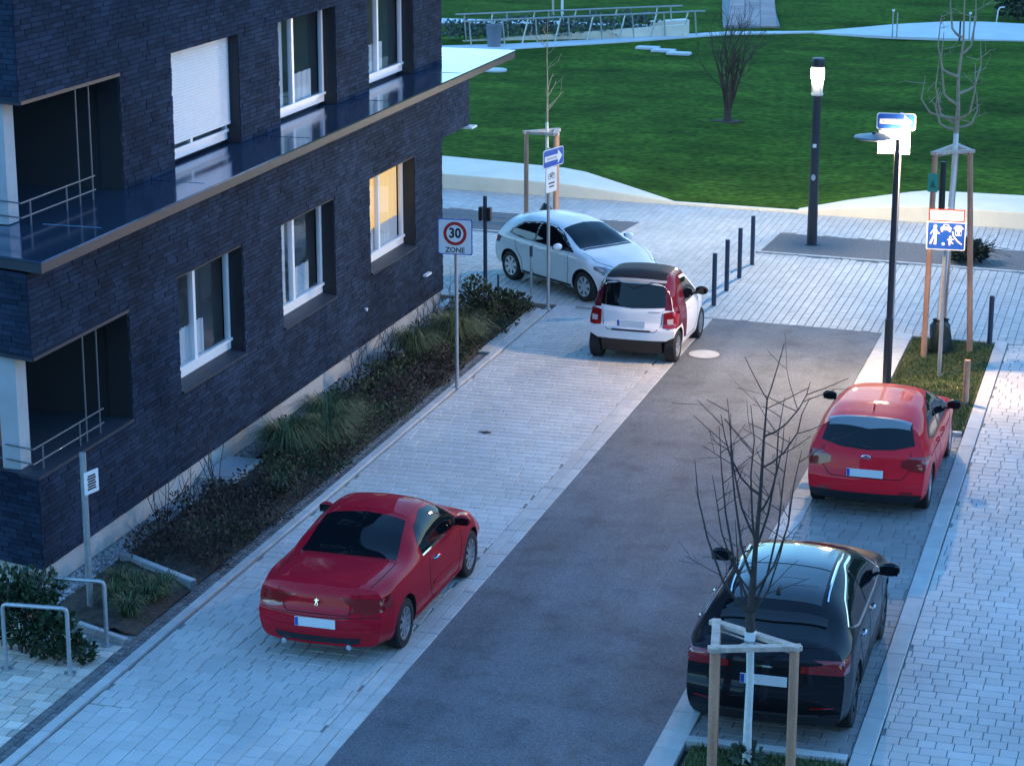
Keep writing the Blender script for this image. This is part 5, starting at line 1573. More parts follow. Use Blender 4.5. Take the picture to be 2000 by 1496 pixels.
MB().plate(rounded(0.28, 0.28), -0.004, -N * 0.0002, U, V).build('back', M_signback, root)
# one-way at the bed corner with its supplementary plate
ox, oy = -11.62, 42.02
pole_obj(ox, oy, 3.25, 0.032, 'steel pole of the one-way sign at the corner of the planting bed')
Uy = Vector((math.sin(R(14)), math.cos(R(14)), 0))
one_way('one_way_sign', 'blue one-way arrow sign at the corner of the planting bed', Vector((ox + 0.06, oy + 0.10, 3.05)), Uy, 0.80, 0.36)
root = thing('supplementary_sign', 'white supplementary plate with a bicycle below the blue one-way sign', 'road sign', (ox + 0.045, oy + 0.02, 2.62))
V = Vector((0, 0, 1)); N = Uy.cross(V)
MB().plate(rounded(0.21, 0.24, 0.02), 0.010, (0, 0, 0), Uy, V).build('panel', M_white, root)
b = MB()
for cx_, cy_ in ((-0.075, 0.07), (0.075, 0.07)):
    for k in range(16):
        a0, a1 = 2 * math.pi * k / 16, 2 * math.pi * (k + 1) / 16
        q = [(cx_ + r_ * math.cos(a), cy_ + r_ * math.sin(a)) for r_, a in ((0.045, a0), (0.058, a0), (0.058, a1), (0.045, a1))]
        b.add([Vector((0, 0, 0)) + N * 0.0125 + Uy * u + V * v for u, v in q], [(0, 1, 2, 3)])
for (u0, v0), (u1, v1) in (((-0.075, 0.07), (-0.02, 0.14)), ((-0.02, 0.14), (0.06, 0.14)), ((0.06, 0.14), (0.075, 0.07)), ((-0.02, 0.14), (0.0, 0.06)), ((0.0, 0.06), (0.06, 0.14)), ((-0.075, 0.07), (0.0, 0.06))):
    d = Vector((u1 - u0, v1 - v0)).normalized() * 0.007
    b.add([N * 0.0125 + Uy * (u + s_ * -d.y) + V * (v + s_ * d.x) for u, v, s_ in ((u0, v0, 1), (u1, v1, 1), (u1, v1, -1), (u0, v0, -1))], [(0, 1, 2, 3)])
b.build('pictogram', M_black, root)
b = MB()
for k, (z_, w_) in enumerate(((-0.06, 0.12), (-0.13, 0.10))):
    b.add([N * 0.0125 + Uy * u + V * v for u, v in ((-w_, z_ - 0.014), (w_, z_ - 0.014), (w_, z_ + 0.014), (-w_, z_ + 0.014))], [(0, 1, 2, 3)])
b.build('text_line', M_black, root)
# small posts at the end of the bed
root = thing('corner_post', 'slim dark post with two small boxes at the house corner', 'post', (-13.28, 43.18, 0))
MB().tube([(0, 0, -0.05), (0, 0, 2.0)], 0.042, 10).build('shaft', M_postblue, root, True)
for dx in (-0.09, 0.09):
    b = MB(); b.box(dx - 0.035, dx + 0.035, -0.06, 0.06, 1.49, 1.77); b.build('box', M_plastic, root)
mb = MB(); mb.tube([(0, 0, -0.05), (0, 0, 0.50)], 0.022, 8); tag(mb.build('marker_post', M_postblue, None, True, (-12.86, 42.70, 0)), 'short thin steel marker post at the edge of the bed', 'post')
root = thing('marker_post', 'waist-high slim post with dark cap at the end of the bed', 'post', (-12.18, 42.75, 0))
MB().tube([(0, 0, -0.05), (0, 0, 0.9)], 0.026, 8).build('shaft', M_steel, root, True)
MB().tube([(0, 0, 0.9), (0, 0, 1.12)], 0.034, 8).build('cap', M_postblue, root, True)
# house sign by the racks
pole_obj(-12.91, 24.60, 2.12, 0.042, 'galvanised pole with a small white notice, standing in the bed by the racks')
root = thing('notice_sign', 'small white notice with dark lines on the galvanised pole', 'sign', (-12.84, 24.66, 1.72))
Uy = Vector((math.sin(R(12)), math.cos(R(12)), 0)); N = Uy.cross(V)
MB().plate(rounded(0.14, 0.15, 0.012), 0.008, (0, 0, 0), Uy, V).build('panel', M_white, root)
b = MB()
for k in range(6):
    z_ = 0.085 - k * 0.034
    w_ = 0.085 if k % 2 else 0.075
    b.add([N * 0.0105 + Uy * u + V * v for u, v in ((-w_, z_ - 0.012), (w_, z_ - 0.012), (w_, z_ + 0.012), (-w_, z_ + 0.012))], [(0, 1, 2, 3)])
b.build('text_line', M_black, root)
# home-zone sign with the fire access plate
hx, hy = -3.62, 39.16
pole_obj(hx, hy, 3.05, 0.036, 'steel pole of the blue home-zone sign in the turf plot')
U = Vector((math.cos(R(3)), math.sin(R(3)), 0)); N = U.cross(V)
root = thing('home_zone_sign', 'blue home-zone sign with white walker, car, child and house', 'road sign', (hx, hy - 0.06, 2.56))
MB().plate(rounded(0.335, 0.25, 0.02), 0.012, (0, 0, 0), U, V).build('panel', M_white, root)
MB().plate(rounded(0.315, 0.23, 0.015), 0.003, N * 0.012, U, V).build('face', M_blue, root)
def pic(polys, name, off=0.0152, m=M_white):
    b = MB()
    for q in polys: b.plate(q, 0.002, N * off, U, V)
    return b.build(name, m, root)
pic([disc(0.032, 14, -0.19, 0.165), [(-0.225, 0.13), (-0.165, 0.13), (-0.155, 0.02), (-0.215, 0.02)], [(-0.222, 0.12), (-0.275, 0.03), (-0.262, 0.02), (-0.21, 0.08)], [(-0.165, 0.11), (-0.125, 0.05), (-0.105, 0.055), (-0.11, 0.035), (-0.14, 0.03), (-0.17, 0.07)],
     [(-0.215, 0.025), (-0.185, 0.025), (-0.245, -0.155), (-0.285, -0.145)], [(-0.19, 0.025), (-0.158, 0.025), (-0.160, -0.16), (-0.205, -0.16)]], 'walker')
pic([[(-0.095, 0.10), (0.085, 0.10), (0.085, 0.155), (0.055, 0.165), (0.04, 0.205), (-0.05, 0.205), (-0.065, 0.165), (-0.095, 0.155)], [(-0.09, 0.072), (-0.055, 0.072), (-0.055, 0.10), (-0.09, 0.10)], [(0.045, 0.072), (0.08, 0.072), (0.08, 0.10), (0.045, 0.10)]], 'car_picture')
pic([[(-0.04, 0.168), (0.03, 0.168), (0.02, 0.192), (-0.03, 0.192)]], 'car_window', 0.0176, M_blue)
pic([disc(0.022, 12, 0.075, -0.015), [(0.05, -0.04), (0.10, -0.04), (0.10, -0.10), (0.05, -0.10)], [(0.05, -0.045), (0.025, -0.06), (0.025, -0.078), (0.06, -0.066)], [(0.10, -0.045), (0.135, -0.05), (0.135, -0.068), (0.095, -0.066)], [(0.05, -0.10), (0.085, -0.10), (0.08, -0.165), (0.055, -0.165)], [(0.08, -0.10), (0.105, -0.10), (0.135, -0.125), (0.128, -0.142), (0.095, -0.125)]], 'child')
pic([disc(0.026, 14, -0.04, -0.145)], 'ball')
pic([[(0.155, 0.01), (0.265, 0.01), (0.265, 0.13), (0.155, 0.13)], [(0.125, 0.125), (0.295, 0.125), (0.295, 0.145), (0.25, 0.195), (0.17, 0.195), (0.125, 0.145)]], 'house_picture')
pic([[(0.168, 0.03), (0.190, 0.03), (0.190, 0.085), (0.168, 0.085)], [(0.232, 0.03), (0.254, 0.03), (0.254, 0.085), (0.232, 0.085)], [(0.195, 0.15), (0.225, 0.15), (0.21, 0.172)]], 'house_windows', 0.0178, M_blue)
pic([[(0.10, 0.085), (0.122, 0.085), (0.135, 0.01), (0.21, -0.075), (0.285, -0.135), (0.272, -0.152), (0.195, -0.10), (0.115, 0.0)]], 'kerb_picture')
MB().plate(rounded(0.30, 0.22, 0.02), -0.004, -N * 0.0002, U, V).build('back', M_signback, root)
root = thing('fire_access_sign', 'white fire access plate with red border above the blue home-zone sign', 'sign', (hx, hy - 0.06, 2.92))
MB().plate(rounded(0.305, 0.107, 0.01), 0.010, (0, 0, 0), U, V).build('panel', M_red, root)
MB().plate(rounded(0.285, 0.087, 0.006), 0.003, N * 0.010, U, V).build('face', M_white, root)
text_mb('Feuerwehrzufahrt', 0.075, N * 0.0145 + V * 0.018, U, V, squeeze=0.92).build('lettering', M_black, root)
b = MB(); b.add([N * 0.0145 + U * u + V * v for u, v in ((-0.19, -0.052), (0.17, -0.052), (0.17, -0.040), (-0.19, -0.040))], [(0, 1, 2, 3)]); b.build('text_line', mat('text_grey', (0.3, 0.3, 0.3), 0.5), root)

# ------------------------------------------------------------------ bollards, racks, covers
lab = ['dark blue steel bollard on the square, first of four from the small two-seater', 'dark blue steel bollard on the square, second of four from the small two-seater', 'dark blue steel bollard on the square, third of four from the small two-seater', 'dark blue steel bollard on the square, last of four beside the gravel strip']
bo = MB(); bo.lathe([(0.048, -0.05), (0.048, 1.06), (0.044, 1.075), (0.0, 1.075)], n=14)
bme = bo.mesh('bollard', M_postblue, True)
for k, q in enumerate([(-8.53, 43.32), (-8.54, 44.68), (-8.51, 45.92), (-8.49, 47.28)]):
    o = link('bollard', bme, None, (q[0], q[1], 0)); tag(o, lab[k], 'bollard', 'bollards on the square')
o = link('bollard', bme, None, (-2.95, 41.64, -0.12)); tag(o, 'dark bollard at the corner of the turf plot beside the pavement', 'bollard', 'bollards on the square')
def rack(x0, y0, x1, y1, h, label):
    root = thing('bicycle_rack', label, 'bicycle rack', (x0, y0, 0), group='bicycle racks')
    d = Vector((x1 - x0, y1 - y0, 0)); r_ = 0.05
    e = d.normalized() * r_
    pts = [Vector((0, 0, -0.05)), Vector((0, 0, h - r_)), Vector((0, 0, h - r_ * .3)) + e * .3, Vector((0, 0, h)) + e, d - e + Vector((0, 0, h)), d - e * .3 + Vector((0, 0, h - r_ * .3)), d + Vector((0, 0, h - r_)), d + Vector((0, 0, -0.05))]
    MB().tube(pts, 0.026, 10).build('hoop', M_steel, root, True)
    for q in (Vector((0, 0, 0)), d):
        MB().lathe([(0.075, 0), (0.075, 0.012), (0.0, 0.013)], c=tuple(q), n=16).build('foot_plate', M_steel, root, True)
rack(-13.0, 22.54, -12.19, 22.62, 0.83, 'galvanised hoop bicycle rack in front of the evergreen shrub')
rack(-13.0, 23.48, -12.16, 23.55, 0.84, 'galvanised hoop bicycle rack between the shrub and the planting bed')
root = thing('manhole_cover', 'round pale manhole cover in the asphalt beside the two-seater', 'manhole', (-7.94, 39.51, 0))
MB().lathe([(0.33, -0.05), (0.33, 0.004), (0.29, 0.005)], n=36, cap=False).build('ring', M_sett, root, True)
MB().lathe([(0.285, 0.001), (0.28, 0.009), (0.10, 0.010), (0.0, 0.010)], n=36, cap=False).build('lid', M_kerb, root, True)
# litter bits on the pavement
mb = MB(); mb.lathe([(0.0, 0.012), (0.05, 0.011), (0.09, 0.004), (0.10, 0.001)], n=9, cap=False); mb.v = [(x * 1.2, y * (0.6 + 0.3 * math.sin(x * 40)), z) for x, y, z in mb.v]
tag(mb.build('dead_leaf', M_bark, None, True, (-10.35, 33.6, 0.004)), 'dark dead leaf lying on the pavement beside the bed', 'leaf')
# ------------------------------------------------------------------ turf plots
def turf(name, x0, x1, y0, y1, blades, seed):
    rg = random.Random(seed)
    nx, ny = max(4, int((x1 - x0) / 0.2)), max(4, int((y1 - y0) / 0.2))
    mb = MB()
    for j in range(ny + 1):
        for i in range(nx + 1):
            e = 0 if i in (0, nx) or j in (0, ny) else 1
            mb.v.append((x0 + (x1 - x0) * i / nx, y0 + (y1 - y0) * j / ny, 0.005 + e * rg.uniform(0.0, 0.035)))
    for j in range(ny):
        for i in range(nx):
            a = j * (nx + 1) + i
            mb.f.append((a, a + 1, a + nx + 2, a + nx + 1)); mb.m.append(0)
    base = struct(mb.build(name, M_turf, smooth=True, sharp=180))
    g_ = MB()
    for _ in range(blades):
        x, y = rg.uniform(x0 + .03, x1 - .03), rg.uniform(y0 + .03, y1 - .03)
        h = rg.uniform(0.03, 0.09); a = rg.random() * 6.28
        dx, dy = math.cos(a) * 0.012, math.sin(a) * 0.012
        lx, ly = rg.uniform(-.04, .04), rg.uniform(-.04, .04)
        g_.add([(x - dx, y - dy, 0.005), (x + dx, y + dy, 0.005), (x + lx, y + ly, h)], [(0, 1, 2)], 0 if rg.random() < 0.75 else 1)
    stuff(g_.build('grass', [M_blade, M_blade_dry], base))
turf('turf_plot', -4.40, -2.87, 35.72, 41.75, 16000, 5)
turf('turf_plot_south', -4.60, -2.90, 17.0, 22.72, 16000, 6)
kerb_line('plot_kerb_south', (-2.88, 22.74), (-4.68, 22.74), 0.14, 0.6, 0.05) if False else kerb_line('plot_kerb_south', (-4.68, 22.74), (-2.88, 22.74), 0.14, 0.6, 0.05)
kerb_line('plot_kerb_north', (-4.40, 35.60), (-2.88, 35.60), 0.10, 0.6, 0.05)

# ------------------------------------------------------------------ bare trees
def branch(mb, p, d, l, r_, depth, rg, up=0.15, split=(2, 3), bend=0.12, minr=0.003, taper=0.55):
    pts, rads = [p], [r_]
    n = 5
    q = Vector(p); dd = Vector(d)
    for i in range(n):
        dd = (dd + Vector((rg.gauss(0, bend), rg.gauss(0, bend), rg.gauss(0, bend * .6) + up * 0.4))).normalized()
        q = q + dd * (l / n)
        pts.append(q.copy()); rads.append(max(minr, r_ * (1 - (1 - taper) * (i + 1) / n)))
    mb.tube(pts, rads, 5 if r_ < 0.02 else 7, cap=False)
    if depth <= 0: return
    for k in range(rg.randint(*split)):
        i = rg.randint(2, n)
        a = rg.random() * 6.28
        side = dd.cross(Vector((math.cos(a), math.sin(a), 0.3))).normalized()
        nd = (dd * rg.uniform(0.6, 1.0) + side * rg.uniform(0.35, 0.75) + Vector((0, 0, up))).normalized()
        branch(mb, pts[i], nd, l * rg.uniform(0.45, 0.75), rads[i] * 0.62, depth - 1, rg, up, split, bend, minr, taper)

def tree_frame(name, label, corners, z, stake_r, bar, parent_loc, m_stake, m_bar, base=None, webbing=None):
    """three stakes tied by a triangle of boards"""
    root = thing(name, label, 'tree stakes', parent_loc)
    O = Vector((parent_loc[0], parent_loc[1], 0))
    cs = [Vector((a, b, 0)) - O for a, b in corners]
    bs = [Vector((a, b, 0)) - O for a, b in (base or corners)]
    for c_, b_ in zip(cs, bs):
        mb = MB(); mb.tube([b_ - Vector((0, 0, .1)), b_.lerp(c_, .5) + Vector((0, 0, z * .5)), c_ + Vector((0, 0, z - 0.02))], [stake_r, stake_r * .97, stake_r * .94], 10); mb.build('stake', m_stake, root, True)
    for i in range(3):
        a, b = cs[i] + Vector((0, 0, z + 0.012)), cs[(i + 1) % 3] + Vector((0, 0, z + 0.012))
        d = (b - a).normalized(); a = a - d * 0.07; b = b + d * 0.07
        s_ = Vector((-d.y, d.x, 0)) * bar
        t = Vector((0, 0, bar * 0.55 + 0.001 * i))
        mb = MB(); mb.add([a - s_ - t, b - s_ - t, b + s_ - t, a + s_ - t, a - s_ + t, b - s_ + t, b + s_ + t, a + s_ + t], [(0, 3, 2, 1), (4, 5, 6, 7), (0, 1, 5, 4), (1, 2, 6, 5), (2, 3, 7, 6), (3, 0, 4, 7)])
        mb.build('crossbar', m_bar, root)
    if webbing is not None:
        w = Vector((webbing[0], webbing[1], 0)) - O
        for c_ in cs:
            mb = MB(); mb.tube([c_ + Vector((0, 0, z - 0.06)), w + Vector((0, 0, z - 0.04))], 0.012, 5); mb.build('strap', M_woodg, root, True)
    return root

# young tree at the front, behind the black SUV
tx, ty = -3.915, 22.36
tree_frame('tree_stakes', 'wooden stakes with a triangle of pale bars round the bare front tree', [(-4.215, 21.92), (-4.345, 22.66), (-3.41, 22.20)], 1.50, 0.055, 0.045, (tx, ty, 0), M_wood, M_woodg, webbing=(tx, ty))
t1 = thing('young_tree', 'bare young tree with whitewashed trunk between pale stakes, before the black SUV', 'tree', (tx, ty, 0))
MB().tube([(0, 0, -0.05), (0.0, 0, 0.5), (0.01, 0, 1.0), (0.0, 0, 1.49), (-.005, 0, 1.60)], [0.055, 0.045, 0.042, 0.042, 0.045], 12).build('trunk', M_wrap, t1, True)
MB().box(-0.055, 0.055, -0.055, 0.055, 1.48, 1.57).build('tie', M_white, t1)
rg = random.Random(21)
mb = MB()
lead = [(0, 0, 1.58), (-0.01, 0, 1.75), (0.0, 0.02, 2.0), (0.02, 0.03, 2.5), (0.05, 0.06, 3.1), (0.07, 0.05, 3.7), (0.09, 0.06, 4.15)]
mb.tube(lead, [0.055, 0.052, 0.040, 0.028, 0.020, 0.013, 0.008], 8)
branch(mb, Vector(lead[-1]), Vector((0.28, 0, 1)), 0.62, 0.008, 0, rg, 0.1, bend=0.04)
branch(mb, Vector(lead[-1]), Vector((-0.65, 0.1, 0.9)), 0.5, 0.007, 0, rg, 0.1, bend=0.04)
branch(mb, Vector((0.085, .06, 4.05)), Vector((0.8, 0.1, 0.45)), 0.5, 0.006, 1, rg, 0.05, (0, 1), bend=0.04)
spec = [(-0.75, -0.15, 1.7, 1.75), (-0.55, 0.3, 1.85, 1.9), (0.42, 0.1, 1.8, 1.95), (0.62, -0.2, 2.0, 1.7), (-0.30, -0.25, 2.15, 1.9), (0.25, 0.35, 2.4, 1.6), (-0.45, 0.1, 2.6, 1.5),
        (0.50, -0.1, 1.68, 1.5), (-0.62, 0.25, 2.0, 1.2), (-0.18, 0.3, 2.5, 1.5), (0.35, -0.3, 2.9, 1.1), (-0.5, -0.2, 3.1, 0.9), (0.55, 0.2, 3.4, 0.75), (-0.15, -0.4, 1.75, 1.2), (0.55, 0.1, 3.75, 0.6)]
for dx, dy, z0, l in spec:
    dx *= 0.86
    i = max(k for k in range(len(lead)) if lead[k][2] <= z0 + 0.13)
    p0 = Vector(lead[i])
    if i + 1 < len(lead):
        t = (z0 - lead[i][2]) / (lead[i + 1][2] - lead[i][2]); p0 = Vector(lead[i]).lerp(Vector(lead[i + 1]), max(0, min(1, t)))
    # branches leave outward and then climb
    q1 = p0 + Vector((dx * 0.45, dy * 0.45, l * 0.22)); q2 = p0 + Vector((dx * 0.72, dy * 0.72, l * 0.5)); q3 = p0 + Vector((dx * 0.95, dy * 0.95, l))
    r0 = 0.008 + 0.009 * l / 1.9
    pts = [p0, p0.lerp(q1, .5) + Vector((0, 0, -.02)), q1, q2, q2.lerp(q3, .5) + Vector((rg.gauss(0, .02), rg.gauss(0, .02), 0)), q3]
    mb.tube(pts, [r0, r0 * .9, r0 * .8, r0 * .62, r0 * .45, 0.003], 6)
    for k in range(rg.randint(3, 5)):
        s_ = rg.uniform(0.25, 0.95)
        j = min(4, int(s_ * 5)); pp = pts[j].lerp(pts[j + 1], s_ * 5 - j)
        a = rg.choice((0.0, math.pi)) + rg.gauss(0, 0.8)
        branch(mb, pp, Vector((math.cos(a), math.sin(a) * .7, rg.uniform(0.35, 0.9))), rg.uniform(0.22, 0.52), 0.0055, 1, rg, 0.03, (0, 2), 0.06, 0.0025)
mb.build('branches', M_bark, t1, True)
# something green at the foot
mb = MB(); leaf_clump(mb, (0, 0, 0.10), 0.15, 0.15, 0.14, 90, 0.10, rg=sg)
tag(mb.build('ground_plant', M_shrub, None, False, (tx + 0.0, ty + 0.02, 0.02)), 'small leafy plant at the foot of the whitewashed front tree', 'plant')

# young tree in the turf plot with tall stakes
tx, ty = -3.80, 40.79
tree_frame('tree_stakes', 'tall wooden stakes with a board triangle round the tree in the turf plot', [(-4.00, 40.35), (-3.70, 41.45), (-3.50, 41.05)][:1] + [(-3.42, 40.75), (-3.72, 41.30)], 3.78, 0.055, 0.05, (tx, ty, 0), M_wood, M_woodg,
           base=[(-4.03, 40.35), (-3.25, 41.0), (-3.82, 41.45)], webbing=(-3.70, 40.80))
t2 = thing('young_tree', 'bare young tree with pale trunk and curling branches in the turf plot', 'tree', (tx, ty, 0))
lead = [(-0.02, 0, -0.05), (0.0, 0, 1.0), (0.06, 0, 2.2), (0.10, 0, 3.3), (0.11, 0, 4.1)]
MB().tube(lead, [0.065, 0.058, 0.052, 0.048, 0.046], 12).build('trunk', M_wrap, t2, True)
rg = random.Random(11)
mb = MB()
top = [(0.11, 0, 4.08), (0.12, 0, 4.5), (0.09, 0.02, 5.1), (0.15, 0, 5.7), (0.13, 0.03, 6.4), (0.18, 0, 7.0)]
mb.tube(top, [0.047, 0.038, 0.028, 0.02, 0.013, 0.006], 8)
for dx, dy, z0, dz, l in ((-0.5, 0, 4.15, 0.55, 0.6), (-0.55, 0.2, 4.25, 0.9, 0.8), (0.45, 0, 4.2, 0.45, 0.55), (0.4, -0.2, 4.35, 0.8, 0.8), (-0.85, 0.1, 4.35, 0.45, 0.7), (0.45, 0.2, 4.8, 0.7, 0.7), (-0.5, -0.1, 5.1, 0.8, 0.9), (0.3, 0, 5.5, 0.9, 0.8), (-0.3, 0.1, 5.8, 0.8, 0.7), (-0.4, -0.2, 4.6, 1.2, 0.8)):
    p0 = Vector((0.11, 0, z0)); dx *= 0.78
    q1 = p0 + Vector((dx * 0.75, dy, dz * 0.18)); q2 = p0 + Vector((dx * 1.0, dy * 1.2, dz * 0.7)); q3 = p0 + Vector((dx * 0.92, dy * 1.1, dz * 0.7 + l * 0.6))
    mb.tube([p0, p0.lerp(q1, .6) + Vector((0, 0, -0.02)), q1, q2, q3], [0.028, 0.024, 0.020, 0.014, 0.006], 6)
    for k in range(3):
        pp = q1.lerp(q3, rg.random())
        a = rg.random() * 6.28
        branch(mb, pp, Vector((math.cos(a), math.sin(a), rg.uniform(0, 0.8))), rg.uniform(0.2, 0.45), 0.008, 1, rg, 0.05, (0, 2), 0.12, 0.003)
mb.build('branches', M_barkp, t2, True)
MB().tube([(-0.09, 0.10, 2.55), (-0.10, 0.1, 3.55)], [0.06, 0.055], 8).build('irrigation_sleeve', M_bag, t2, True)
mb = MB()
for k in range(9):
    z_ = 0.02 + k * 0.07
    pass
mb.lathe([(0.16, 0.0), (0.19, 0.10), (0.20, 0.35), (0.16, 0.55), (0.11, 0.62), (0.13, 0.66)], n=14, cap=False); mb.v = [(x + 0.04 * math.sin(y * 25 + z * 9), y + 0.03 * math.cos(x * 22 + z * 11), z) for x, y, z in mb.v]
tag(mb.build('watering_bag', M_bag, None, True, (tx + 0.02, ty - 0.02, 0.0)), 'black watering bag at the foot of the tree in the turf plot', 'bag')
mb = MB(); mb.box(-0.08, 0.08, -0.075, -0.062, 0, 0.34); mb.v = [(x, y, z) for x, y, z in mb.v]
root = thing('stake_notice', 'small green notice nailed to a tall tree stake', 'sign', (-4.01, 40.35, 3.10))
MB().box(-0.09, 0.09, -0.072, -0.060, 0, 0.33).build('panel', M_signgreen, root)
MB().add([(-0.06, -0.074, 0.08), (0.06, -0.074, 0.08), (0.0, -0.074, 0.22)], [(0, 1, 2)]).build('symbol', mat('notice_mark', (0.01, 0.12, 0.10), 0.5), root)
mb = MB(); mb.tube([(0, 0, -0.05), (0, 0, 0.78)], [0.055, 0.052], 12); tag(mb.build('wooden_post', M_wood, None, True, (-3.0, 37.48, 0)), 'short round wooden post in the turf plot by the red hatchback', 'post')

# young tree in the gravel strip behind the white hatchback
tx, ty = -13.86, 50.0
tree_frame('tree_stakes', 'wooden stakes with a triangle of boards in the gravel strip behind the white hatchback', [(-14.34, 49.9), (-13.62, 49.85), (-13.75, 50.45)], 2.20, 0.055, 0.06, (tx, ty, 0), M_wood, M_woodg)
t3 = thing('young_tree', 'thin bare sapling between stakes behind the white hatchback', 'tree', (tx, ty, 0))
MB().tube([(0, 0, -0.05), (0.0, 0, 1.2), (-0.01, 0, 2.45)], [0.045, 0.04, 0.034], 10).build('trunk', M_wrap, t3, True)
mb = MB(); rg = random.Random(4)
mb.tube([(-0.01, 0, 2.44), (0.0, 0, 3.2), (-0.02, 0, 4.0), (0, 0, 4.9)], [0.030, 0.018, 0.010, 0.004], 7)
for k in range(12):
    a = rg.random() * 6.28; z0 = rg.uniform(2.5, 4.4)
    branch(mb, Vector((0, 0, z0)), Vector((math.cos(a), math.sin(a), 0.7)), rg.uniform(0.3, 0.6), 0.008, 1, rg, 0.1, (0, 2), 0.1, 0.003)
mb.build('branches', M_barkp, t3, True)
mb = MB(); mb.lathe([(0.14, 0.0), (0.17, 0.12), (0.16, 0.38), (0.07, 0.55)], n=12, cap=False)
tag(mb.build('watering_bag', M_bag, None, True, (tx - 0.02, ty - 0.02, 0.0)), 'black watering bag on the sapling behind the white hatchback', 'bag')

# multi-stemmed tree on the lawn
t4 = thing('lawn_tree', 'bare multi-stemmed tree standing alone on the lawn', 'tree', (-12.71, 65.92, lawn_z(-12.7, 65.9)))
mb = MB(); rg = random.Random(8)
mb2 = MB()
mb2.lathe([(0.16, -0.08), (0.13, 0.1), (0.11, 0.35)], n=10, cap=False); mb2.build('trunk', M_bark, t4, True)
for k in range(9):
    a = 2 * math.pi * k / 9 + rg.gauss(0, .3)
    branch(mb, Vector((0.05 * math.cos(a), 0.05 * math.sin(a), 0.3)), Vector((math.cos(a) * 0.13, math.sin(a) * 0.13, 1)), rg.uniform(1.3, 1.9), rg.uniform(0.03, 0.05), 3, rg, 0.10, (2, 4), 0.07, 0.005)
mb.build('branches', M_bark, t4, True)
mb = MB()
rgd = random.Random(2)
pts = [((0.42 + rgd.uniform(-.12, .12)) * math.cos(k * .42), (0.34 + rgd.uniform(-.1, .1)) * math.sin(k * .42)) for k in range(15)]
mb.prism(pts, -0.06, 0.02); o = mb.build('mulch_ring', M_soil, t4)
# sapling beyond the ramp
p = g(1098, 41, 0.12)
t5 = thing('young_tree', 'sapling with white trunk behind the park railings', 'tree', (p.x, p.y, 0.1))
MB().tube([(0, 0, -.05), (0, 0, 2.6)], [0.06, 0.05], 8).build('trunk', M_wrap, t5, True)
mb = MB()
for k in range(10):
    a = rg.random() * 6.28
    branch(mb, Vector((0, 0, rg.uniform(2.3, 2.6))), Vector((math.cos(a) * .5, math.sin(a) * .5, 1)), rg.uniform(0.6, 1.2), 0.02, 1, rg, 0.1, (1, 3), 0.1, 0.006)
mb.build('branches', M_bark, t5, True)
p = g(1080, 40, 0.12)
mb = MB(); mb.tube([(0, 0, 0), (0, 0, 1.6)], 0.05, 8); tag(mb.build('wooden_post', M_woodg, None, True, (p.x, p.y, 0.1)), 'grey wooden post beside the white-trunked park sapling', 'post')

# ------------------------------------------------------------------ the planting bed
def tuft(name, label, x, y, n, h, spread, m, seed, group=None, w=0.006):
    rg = random.Random(seed)
    mb = MB()
    for _ in range(n):
        a = rg.random() * 6.28
        l = h * rg.uniform(0.6, 1.15)
        e = Vector((math.cos(a), math.sin(a), 0))
        s_ = Vector((-e.y, e.x, 0)) * w * rg.uniform(0.7, 1.3)
        o = e * rg.uniform(0, 0.10)
        out_ = spread * rg.uniform(0.25, 1.1)
        pts = [o, o + e * out_ * 0.25 + Vector((0, 0, l * 0.62)), o + e * out_ * 0.65 + Vector((0, 0, l * 0.92)), o + e * out_ * 1.15 + Vector((0, 0, l * rg.uniform(0.45, 0.85)))]
        k = [1.0, 0.8, 0.55, 0.08]
        vs_ = []
        for p_, q in zip(pts, k): vs_ += [p_ - s_ * q, p_ + s_ * q]
        mb.add(vs_, [(0, 1, 3, 2), (2, 3, 5, 4), (4, 5, 7, 6)], 0 if rg.random() < 0.7 else 1)
    o = mb.build(name, m, None, False, (x, y, 0.03))
    return tag(o, label, 'plant', group)
GRM = [mat('fountain_grass', (0.060, 0.085, 0.030), 0.7, island=0.35), mat('fountain_grass_dry', (0.14, 0.15, 0.065), 0.8, island=0.3)]
DGM = [mat('sedge', (0.04, 0.065, 0.025), 0.7, island=0.4), mat('sedge_pale', (0.16, 0.18, 0.07), 0.8, island=0.3)]
tuft('fountain_grass', 'large arching clump of fountain grass next to the speed zone pole', -12.45, 38.55, 1500, 0.62, 0.66, GRM, 1, 'fountain grasses in the bed')
tuft('fountain_grass', 'arching clump of fountain grass close behind the speed zone pole, towards the plinth', -12.85, 37.35, 1000, 0.6, 0.55, GRM, 2, 'fountain grasses in the bed')
tuft('fountain_grass', 'broad arching fountain grass in the middle of the bed, beyond the light shaft', -12.75, 32.75, 1500, 0.58, 0.68, GRM, 3, 'fountain grasses in the bed')
tuft('fountain_grass', 'broad arching fountain grass touching the light shaft cover', -12.9, 31.35, 1400, 0.55, 0.66, GRM, 4, 'fountain grasses in the bed')
tuft('fountain_grass', 'fountain grass beside the kerb, opposite the light shaft cover', -12.45, 31.9, 900, 0.55, 0.5, GRM, 5, 'fountain grasses in the bed')
SHL = [mat('twig_leaf_brown', (0.055, 0.038, 0.028), 0.85, island=0.45), mat('ground_cover', (0.030, 0.045, 0.018), 0.8, island=0.45), mat('leaf_olive', (0.055, 0.065, 0.025), 0.8, island=0.4)]
